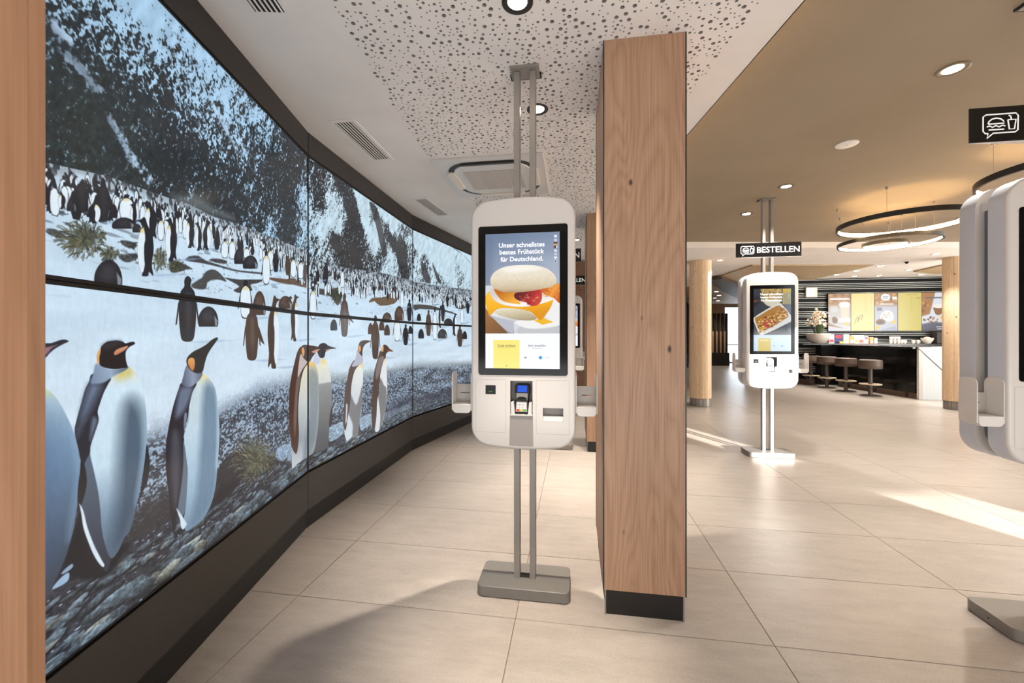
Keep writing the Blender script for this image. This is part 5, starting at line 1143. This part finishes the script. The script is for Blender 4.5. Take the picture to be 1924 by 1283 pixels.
for x, y, l_, w_ in ((2.68, 2.476, 'bronze rimmed downlight nearest in the brown ceiling', 135), (2.97, 4.41, 'bronze rimmed downlight in the brown ceiling above the sunlit kiosk', 140), (3.11, 5.40, 'bronze rimmed downlight in the brown ceiling left of the sunlit kiosk poles', 140), (4.6, 2.6, 'bronze rimmed downlight in the brown ceiling beyond the right edge', 150), (2.9, .4, 'bronze rimmed downlight in the brown ceiling beside the camera', 60), (6.2, 5.6, 'bronze rimmed downlight in the brown ceiling behind the right kiosk', 150)):
    downlight(x, y, BZ, .078, GT, l_, 'downlights in the brown ceiling', w_, col=(1, .94, .86))
t = thing('ceiling_speaker', 'flat white disc in the brown ceiling, no glow', 'speaker', (2.83, 3.44, BZ)); MB().lathe([(.08, -.0005), (.08, -.006), (.074, -.009), (.001, -.009)], 36, cap=False).build('cover', mat('disc_white', (244, 240, 234), .5), t, smooth=True)
MB().lathe([(.006, -.0092), (.006, -.011), (.0005, -.0112)], 12, cap=False).build('centre_screw', GREY_PL, t)
downlight(4.17, 8.16, 2.93, .08, WT, 'small downlight in the white band left of the sign', 'downlights over the bar', 130); downlight(7.84, 7.52, 2.93, .08, WT, 'downlight in the white band left of the right round column', 'downlights over the bar', 130, col=(1, .93, .85))
for i, (px, py) in enumerate(((1654, 500), (1727.6, 492.6), (1609, 509), (1606, 518.7), (1708, 507), (1652, 518), (1572, 516), (1731, 516))):
    x, y = at_z(px, py, 3.12 if i not in (0,) else 3.12)
    downlight(x, y, 3.12, .085, WT, ['downlight over the bar, middle of the front row', 'downlight over the bar, at the right of the front row', 'downlight over the bar, left in the second row', 'downlight over the bar, second from left in the back row', 'downlight over the bar, right in the second row', 'downlight over the bar, third from left in the back row', 'downlight over the bar, leftmost of the back row', 'downlight over the bar, rightmost of the back row'][i], 'downlights over the bar', 130, col=(1, .93, .85))
for i, (px, py) in enumerate(((1346, 548), (1351, 555), (1343, 560), (1349, 565))):
    x, y = at_z(px, py, 3.055); downlight(x, y, 3.055, .1, WT, ['uppermost', 'second', 'third', 'lowest'][i] + ' small downlight in the far wooden ceiling beside the left round column', 'downlights far back', 120 if i in (0, 3) else 0)
t = thing('ceiling_camera', 'small dark dome in the white ceiling band over the bar', 'camera', (8.0, 8.25, 2.93)); MB().lathe([(.05, -.001), (.05, -.012), (.04, -.014)], 20).build('mount', WT, t); MB().lathe([(.036, -.014), (.03, -.036), (.016, -.05), (.002, -.054)], 20, cap=False).build('dome', BLACK_GL, t, smooth=True)

# ------------------------------------------------------------------ ring lamps
LED = mat('ring_led', (255, 240, 214), .5, emit=(255, 214, 156), estr=20.0); RB = mat('ring_black', (30, 26, 24), .45)
def ring_lamp(cx, cy, r, z1, h, label, hung):
    t = thing('ring_lamp', label, 'pendant lamp', (cx, cy, z1), 0, 'ring pendant lamps'); n = 96
    o = MB(); vs, fs = [], []
    prof = [(r, 0), (r, -h), (r - .022, -h), (r - .022, -h + .004), (r - .012, -h + .004), (r - .012, 0)]
    o.lathe(prof + [prof[0]], n, cap=False); o.build('ring_housing', RB, t, smooth=True)
    MB().lathe([(r - .0145, -h + .0045), (r - .0145, -.001)], n, cap=False).build('light_strip', LED, t, smooth=True)
    for a in hung:
        x, y = (r - .012) * math.cos(a), (r - .012) * math.sin(a); top = (3.03 if cy + y < 7 else 2.93) - z1
        MB().tube([(x, y, -.003), (x, y, top - .02)], .0016, 6).build('cable', mat('cable_grey', (150, 142, 132), .5), t)
        MB().lathe([(.012, top - .03), (.014, top - .001)], 14, (x, y)).build('ceiling_cap', STEEL, t, smooth=True)
ring_lamp(4.562, 4.766, .606, 2.757, .053, 'largest ring lamp hanging over the bar approach', (3.75, 2.3, .6)); ring_lamp(4.987, 5.41, .528, 2.676, .042, 'wide ring lamp hanging lower, behind the largest ring', (2.8, 4.9, .8))
ring_lamp(5.15, 5.62, .25, 2.70, .04, 'smallest ring lamp, inside the lower wide ring', (2.6, 4.7, .6)); ring_lamp(4.58, 3.25, .6, 2.757, .053, 'ring lamp behind the top of the right kiosk', (2.9, 4.9, .6))

# ------------------------------------------------------------------ bar
SW = (8.74, 12.2)                                   # the striped wall stands along the grid, starting here
wallb = MB().box(-1.6, 5.6, 0, .15, 0, 3.118).build('wall_bar', mat('bar_wall_black', (9, 10, 11), .6, spec=.2), None, (SW[0], SW[1], 0), RZ); tag(wallb, kind='structure')
stp = MB(); z = .34
pat = (.052, .052, .052, .118)
i = 0
while z < 3.1:
    stp.box(-1.6, 5.6, -.012, -.0005, z, z + .012); z += pat[i % 4]; i += 1
o = stp.build('battens', mat('batten_white', (226, 232, 232), .5), wallb); tag(o, kind='stuff')
MB().box(-1.6, 5.6, -.02, -.0005, 0, .14).build('skirting', mat('bar_skirting', (120, 100, 86), .5), wallb)
def on_bar(px, y0=-.05):
    k = (px - 962) / 765; bx, by = SW[0] + y0 * D1[0], SW[1] + y0 * D1[1]
    return (k * by - bx) / (D2[0] - k * D2[1])
def b2w(t_, off): return (SW[0] + t_ * D2[0] + off * D1[0], SW[1] + t_ * D2[1] + off * D1[1])
mn = ['menu screen with a latte glass, leftmost above the bar', 'pale yellow menu screen with a tilted letter, second from left', 'menu screen with cake and cookies, in the middle', 'plain yellow menu screen, fourth from left', 'menu screen with coffee cup and croissants, rightmost']
tt0, tt1 = on_bar(1555), on_bar(1776); w_ = (tt1 - tt0) / 5
for i in range(5):
    x, y = b2w(tt0 + i * w_, -.075)
    t = thing('menu_screen', mn[i], 'screen', (x, y, 1.565), RZ, 'menu screens above the bar')
    MB().box(0, w_ - .001, 0, .058, -.02, 1.12).build('case', BLACK_MT, t)
    link('screen', screen_mesh('screen', w_ - .012, 1.095, picture('menu_picture_%d' % i, paint_menu(i).img, .77, .3)), t, (.006, -.001, .002))
# worktop at the back with what stands on it
bk = thing('back_counter', 'black back counter along the striped wall', 'counter', (*b2w(-.15, -.33), 0), RZ)
MB().box(.45, 4.3, 0, .29, .0003, 1.165).build('body', mat('counter_black', (14, 14, 15), .3), bk); MB().box(.45, 4.32, -.03, .29, 1.1655, 1.2).box(-.16, .45, -.24, .29, 1.1655, 1.2).build('worktop', mat('worktop_black', (20, 20, 21), .25), bk)
# the bar itself
A, B = (9.05, 9.1), (9.24, 11.75); L = math.hypot(B[0] - A[0], B[1] - A[1]) - .14; ra = math.atan2(B[1] - A[1], B[0] - A[0])
bar = thing('bar_counter', 'long glossy black bar counter with stools in front', 'bar counter', (A[0], A[1], 0), ra)
MB().box(.06, L, -.62, -.02, .13, 1.115).build('front', mat('bar_gloss_black', (8, 8, 9), .16), bar); MB().box(.06, L, -.60, -.07, .0003, .129).build('kick_board', mat('kick_brown', (118, 98, 84), .5), bar)
MB().box(.0, L + .03, -.64, .09, 1.1255, 1.168).build('worktop', mat('worktop_black2', (18, 18, 19), .2), bar, bevel=.003, seg=1)
for k in range(3): MB().box(.3 + k * .9, .36 + k * .9, -.072, -.05, .02, .11).build('kick_foot', mat('kick_dark', (60, 52, 46), .5), bar)
ret = thing('bar_return', 'white counter end with diagonal dark trim beside the round column', 'counter', (A[0] + .005, A[1] - .03, 0), RZ)
def white_tile():
    m = mat('small_grey_tiles', (206, 212, 214), .35); k = NT(m); tc = k.n('ShaderNodeTexCoord'); mp = k.n('ShaderNodeMapping'); mp.inputs['Rotation'].default_value = (math.radians(90), 0, 0); k.l(tc.outputs['Object'], mp.inputs[0])
    br = k.n('ShaderNodeTexBrick'); br.inputs['Scale'].default_value = 1.0; br.inputs['Brick Width'].default_value = .15; br.inputs['Row Height'].default_value = .05; br.inputs['Mortar Size'].default_value = .003
    br.inputs['Color1'].default_value = s2l((176, 182, 184)); br.inputs['Color2'].default_value = s2l((176, 182, 184)); br.inputs['Mortar'].default_value = s2l((156, 162, 166)); k.l(mp.outputs[0], br.inputs['Vector']); k.l(br.outputs['Color'], k.b.inputs['Base Color']); return m
MB().box(.70, 1.5, .01, .6, .0003, 1.12).box(0, .70, .01, .045, .0003, 1.12).build('body', WHITE_PL, ret)
MB().prism([(0, .001), (1.15, .001), (.0, 1.118)][::-1] if False else [(0, .001), (0, 1.118), (1.08, .001)], -.004, .009, 'y').build('tiled_panel', white_tile(), ret)
MB().prism([(.03, 1.118), (1.5, 1.118), (1.5, .001), (1.11, .001)], -.004, .009, 'y').build('white_panel', WHITE_LAC, ret)
MB().prism([(.002, 1.118), (.028, 1.118), (1.108, .001), (1.082, .001)], -.008, .0085, 'y').build('diagonal_trim', mat('trim_dark', (44, 36, 32), .4), ret)
MB().box(0, .08, -.006, -.0041, .001, 1.1).build('end_strip', STEEL, ret); MB().box(.70, 1.52, -.02, .6, 1.1205, 1.168).box(-.0, .70, -.02, .028, 1.1205, 1.168).build('worktop', WHITE_LAC, ret, bevel=.003, seg=1)
# stools
SE, SF, SB = mat('brown_leatherette', (92, 76, 68), .55), mat('stool_grey', (96, 90, 86), .4, .4), mat('cream_foot_ring', (214, 196, 172), .4)
sl = ['nearest bar stool, rightmost of the row', 'bar stool second from the right', 'bar stool third from the right', 'farthest bar stool, beside the sunlit kiosk']
for (x, y), l_ in zip(((8.52, 9.68), (8.57, 10.45), (8.66, 11.2), (8.70, 11.9 - .05)), sl):
    t = thing('bar_stool', 'brown round ' + l_, 'bar stool', (x, y, 0), 0, 'bar stools at the black counter')
    MB().lathe([(.0, .64), (.21, .64), (.222, .655), (.224, .70), (.227, .71), (.224, .72), (.224, .815), (.215, .842), (.19, .852), (.0, .855)], 40, cap=False).build('seat', SE, t, smooth=True)
    MB().lathe([(.043, .02), (.043, .64)], 20).build('pole', SF, t, smooth=True)
    MB().lathe([(.0, .0003), (.21, .0003), (.21, .008), (.19, .014), (.06, .022), (.0, .022)], 40, cap=False).build('base', SF, t, smooth=True)
    MB().lathe([(.15, .262), (.21, .262), (.215, .27), (.21, .282), (.15, .282), (.15, .262)], 40, cap=False).build('foot_ring', SB, t, smooth=True)
    MB().lathe([(.044, .262), (.15, .266), (.15, .276), (.044, .28)], 40, cap=False).build('foot_plate', SB, t, smooth=True)
    for k in range(3):
        a = 2 * math.pi * k / 3 + .5; MB().tube([(.04 * math.cos(a), .04 * math.sin(a), .15), (.17 * math.cos(a), .17 * math.sin(a), .262)], .011, 8).build('brace', SF, t)
# plant on the back counter
PX = b2w(on_bar(1537, -.40), -.40); pl = thing('potted_orchid', 'white orchid in a wide pale bowl at the left end of the bar', 'plant', (PX[0] , PX[1], 1.2))
MB().lathe([(0, .0), (.13, .0), (.17, .02), (.25, .12), (.29, .24), (.296, .28), (.285, .285), (.27, .27), (.24, .2), (0, .2)], 40, cap=False).build('bowl', mat('bowl_stone', (206, 200, 192), .5), pl, smooth=True)
MB().lathe([(0, .262), (.274, .262)], 24, cap=False).build('moss', speckled('moss_brown', (150, 124, 96), .9, .25, 60), pl)
r_ = random.Random(5); LG = speckled('leaf_green', (58, 78, 46), .5, .2, 12)
tips = []
for k in range(9):
    a = 2 * math.pi * k / 9 + r_.uniform(-.2, .2); rr = r_.uniform(.1, .25); hh = r_.uniform(.62, .95); p = [(0.1 * math.cos(a), .1 * math.sin(a), .26), (.12 * math.cos(a), .12 * math.sin(a), .5), (rr * .7 * math.cos(a), rr * .7 * math.sin(a), hh - .04), (rr * math.cos(a), rr * math.sin(a), hh - .08)]
    MB().tube(p, .006, 6).build('stem', LG, pl); tips += [p[2], p[3]]
for k in range(10):
    a = 2 * math.pi * k / 10 + r_.uniform(-.2, .2); lf = MB(); ca, sa = math.cos(a), math.sin(a); W_ = [.015, .04, .045, .035, .003]; R_ = [.06, .12, .17, .2, .22]; Z_ = [.26, .4, .5, .55, .52]
    vs = []
    for q in range(5): vs += [(R_[q] * ca - W_[q] * sa, R_[q] * sa + W_[q] * ca, Z_[q]), (R_[q] * ca, R_[q] * sa, Z_[q] - .012), (R_[q] * ca + W_[q] * sa, R_[q] * sa - W_[q] * ca, Z_[q])]
    fs = []
    for q in range(4): fs += [(q * 3, q * 3 + 1, q * 3 + 4, q * 3 + 3), (q * 3 + 1, q * 3 + 2, q * 3 + 5, q * 3 + 4)]
    lf.add(vs, fs).build('leaf', LG, pl, smooth=True)
bl_ = MB()
for k in range(150):
    c = r_.choice(tips); c = (c[0] + max(-.07, min(.07, r_.gauss(0, .05))), c[1] + max(-.07, min(.07, r_.gauss(0, .05))), c[2] + r_.gauss(0, .055)); s_ = r_.uniform(.03, .048); rot = Matrix.Rotation(r_.uniform(0, 6.28), 3, 'Z') @ Matrix.Rotation(r_.uniform(.6, 1.9), 3, 'X')
    for q in range(5):
        a = 2 * math.pi * q / 5; pts = [(0, 0, 0), (s_ * .7 * math.cos(a - .5), s_ * .7 * math.sin(a - .5), s_ * .2), (s_ * math.cos(a), s_ * math.sin(a), s_ * .1), (s_ * .7 * math.cos(a + .5), s_ * .7 * math.sin(a + .5), s_ * .2)]
        bl_.add([tuple(Vector(c) + rot @ Vector(p)) for p in pts], [(0, 1, 2, 3)])
o = bl_.build('blossoms', mat('petal_cream', (236, 216, 190), .6), pl); tag(o, kind='stuff')
# emergency light on the striped wall
t = thing('emergency_light', 'square white emergency light on the striped wall above the orchid', 'sign', (*b2w(on_bar(1514), -.013), 2.57), RZ); w_ = on_bar(1535.5) - on_bar(1514)
MB().box(0, w_, -.05, 0, 0, .30).build('case', WHITE_PL, t, bevel=.004, seg=1); MB().box(.02, w_ * .74, -.053, -.0501, .03, .27).build('lit_panel', mat('sign_glow', (220, 240, 232), .4, emit=(206, 236, 226), estr=.85), t)
MB().box(w_ * .77, w_ - .02, -.052, -.0501, .03, .27).build('side_field', mat('sign_cream', (232, 232, 214), .5), t)
# cartons and cups on the back counter
def carton(p0, p1, ytop, label, cols, bands=2):
    a, b = on_bar(p0, -.25), on_bar(p1, -.25); x, y = b2w(a, -.27); h = (645 - ytop) / 765 * 11.9
    t = thing('carton', label, 'carton', (x, y, 1.2), RZ, 'cartons on the back counter'); w = b - a - .004
    MB().box(0, w, 0, .12, .0005, h).build('box', mat('carton_%d_%d_%d' % cols[0], cols[0], .6), t, bevel=.002, seg=1)
    for i, c in enumerate(cols[1:]):
        z0 = h * (.12 + .44 * i); MB().box(w * .08, w * .92, -.0016, -.0004, z0, z0 + h * .34).build('print_field', mat('carton_%d_%d_%d' % c, c, .6), t)
carton(1557, 1567, 628, 'white and red carton beside the orchid bowl', [(214, 206, 202), (176, 70, 78)]); carton(1567.5, 1582, 627.5, 'navy blue carton with red top on the back counter', [(36, 44, 88), (42, 52, 108), (176, 44, 62)]); carton(1584, 1595, 628, 'off-white carton right of the navy carton', [(206, 200, 186), (190, 178, 150)])
carton(1596, 1604, 631, 'orange carton, leftmost of the orange ones', [(206, 142, 92), (236, 226, 214)]); carton(1604.5, 1613, 630, 'white carton with an orange field', [(232, 222, 208), (222, 150, 104), (214, 196, 190)]); carton(1613.5, 1622, 630, 'pink and white carton in the middle of the row', [(222, 190, 184), (196, 96, 88), (236, 232, 230)]); carton(1622.5, 1631, 631.5, 'white and grey carton with pink foot', [(222, 220, 222), (206, 160, 160), (120, 110, 130)])
carton(1634, 1640.5, 633, 'narrow orange carton near the end of the row', [(210, 150, 100), (232, 212, 190)]); carton(1641.5, 1648, 634.5, 'narrow pink carton at the end of the row', [(222, 176, 170), (240, 226, 222)])
t = thing('lemon_pack', 'small yellow pack in front of the navy carton', 'pack', (*b2w(on_bar(1579.5, -.3), -.325), 1.2), RZ); MB().prism(rrect(.1, .05, .02, 4), .0005, .06).build('pack', mat('pack_yellow', (228, 170, 52), .5), t, bevel=.008, seg=2); MB().prism(rrect(.04, .02, .009, 4), .0602, .068).build('cap', WHITE_PL, t)
CU = mat('cup_white', (226, 220, 212), .4)
def cup(px, z, label, off=-.2):
    t = thing('cup', label, 'cup', (*b2w(on_bar(px, off), off), z), 0, 'white cups on the back counter')
    MB().lathe([(0, .0005), (.028, .0005), (.038, .06), (.041, .1), (.037, .1), (.033, .06), (.024, .01), (0, .01)], 20, cap=False).build('cup_body', CU, t, smooth=True)
    MB().tube([(.038, -.01, .085), (.046, -.022, .08), (.046, -.022, .045), (.034, -.01, .035)], .005, 6).build('handle', CU, t)
n_c = 0
for px in (1674, 1681, 1688):
    for lv in range(2): cup(px, 1.2 + lv * .102, ['upper', 'lower'][1 - lv] + ' white cup, ' + {1674: 'left', 1681: 'middle', 1688: 'right'}[px] + ' in the stack of six')
cup(1694, 1.2, 'white cup just right of the stack of six'); cup(1700, 1.2, 'white cup, right one of the loose pair'); cup(1716, 1.2, 'single white cup left of the tap', -.16); cup(1725, 1.2, 'single white cup near the bar corner', -.16)
t = thing('glass_bowl', 'pale bowl of cups beside the coffee machine', 'bowl', (*b2w(on_bar(1742, -.2), -.2), 1.2)); MB().lathe([(0, .0005), (.06, .0005), (.13, .1), (.14, .16), (.13, .16), (.12, .1), (.05, .012), (0, .012)], 28, cap=False).build('bowl', CU, t, smooth=True); MB().lathe([(0, .06), (.05, .06), (.08, .15), (.06, .19), (0, .2)], 18, cap=False).build('filling', mat('bowl_fill', (190, 176, 160), .7), t, smooth=True)
t = thing('coffee_machine', 'dark coffee machine with pale front beside the round column', 'coffee machine', (*b2w(on_bar(1759, -.25), -.28), 1.2), RZ)
MB().box(0, .34, 0, .19, .0005, .34).build('body', mat('machine_dark', (44, 40, 40), .4), t, bevel=.01, seg=2); MB().box(.12, .3, -.012, -.0005, .1, .34).build('front_plate', mat('machine_front', (206, 214, 206), .35), t); MB().box(.1, .32, -.05, -.0005, .0005, .03).build('drip_tray', STEEL, t); MB().box(.18, .24, -.045, -.0125, .19, .23).build('spout', BLACK_MT, t)

# ------------------------------------------------------------------ far left of the room, beyond the round column
sp = thing('slatted_screen', 'dark slatted partition with light wood slats far behind the left round column', 'partition', (9.35, 19.6, 0)); DK = mat('slat_dark', (38, 33, 31), .6)
MB().box(0, 1.1, -.05, .45, .0003, .62).build('bench_base', DK, sp)
for k in range(6): MB().box(k * .19, k * .19 + .09, 0, .1, .62, 2.52).build('slat', DK, sp)
for k in range(5): MB().box(.1 + k * .19, .18 + k * .19, .02, .08, .62, 1.65).build('light_slat', wood('slat_wood', (170, 124, 92), (196, 150, 116), (208, 166, 132), 'z', .5), sp)
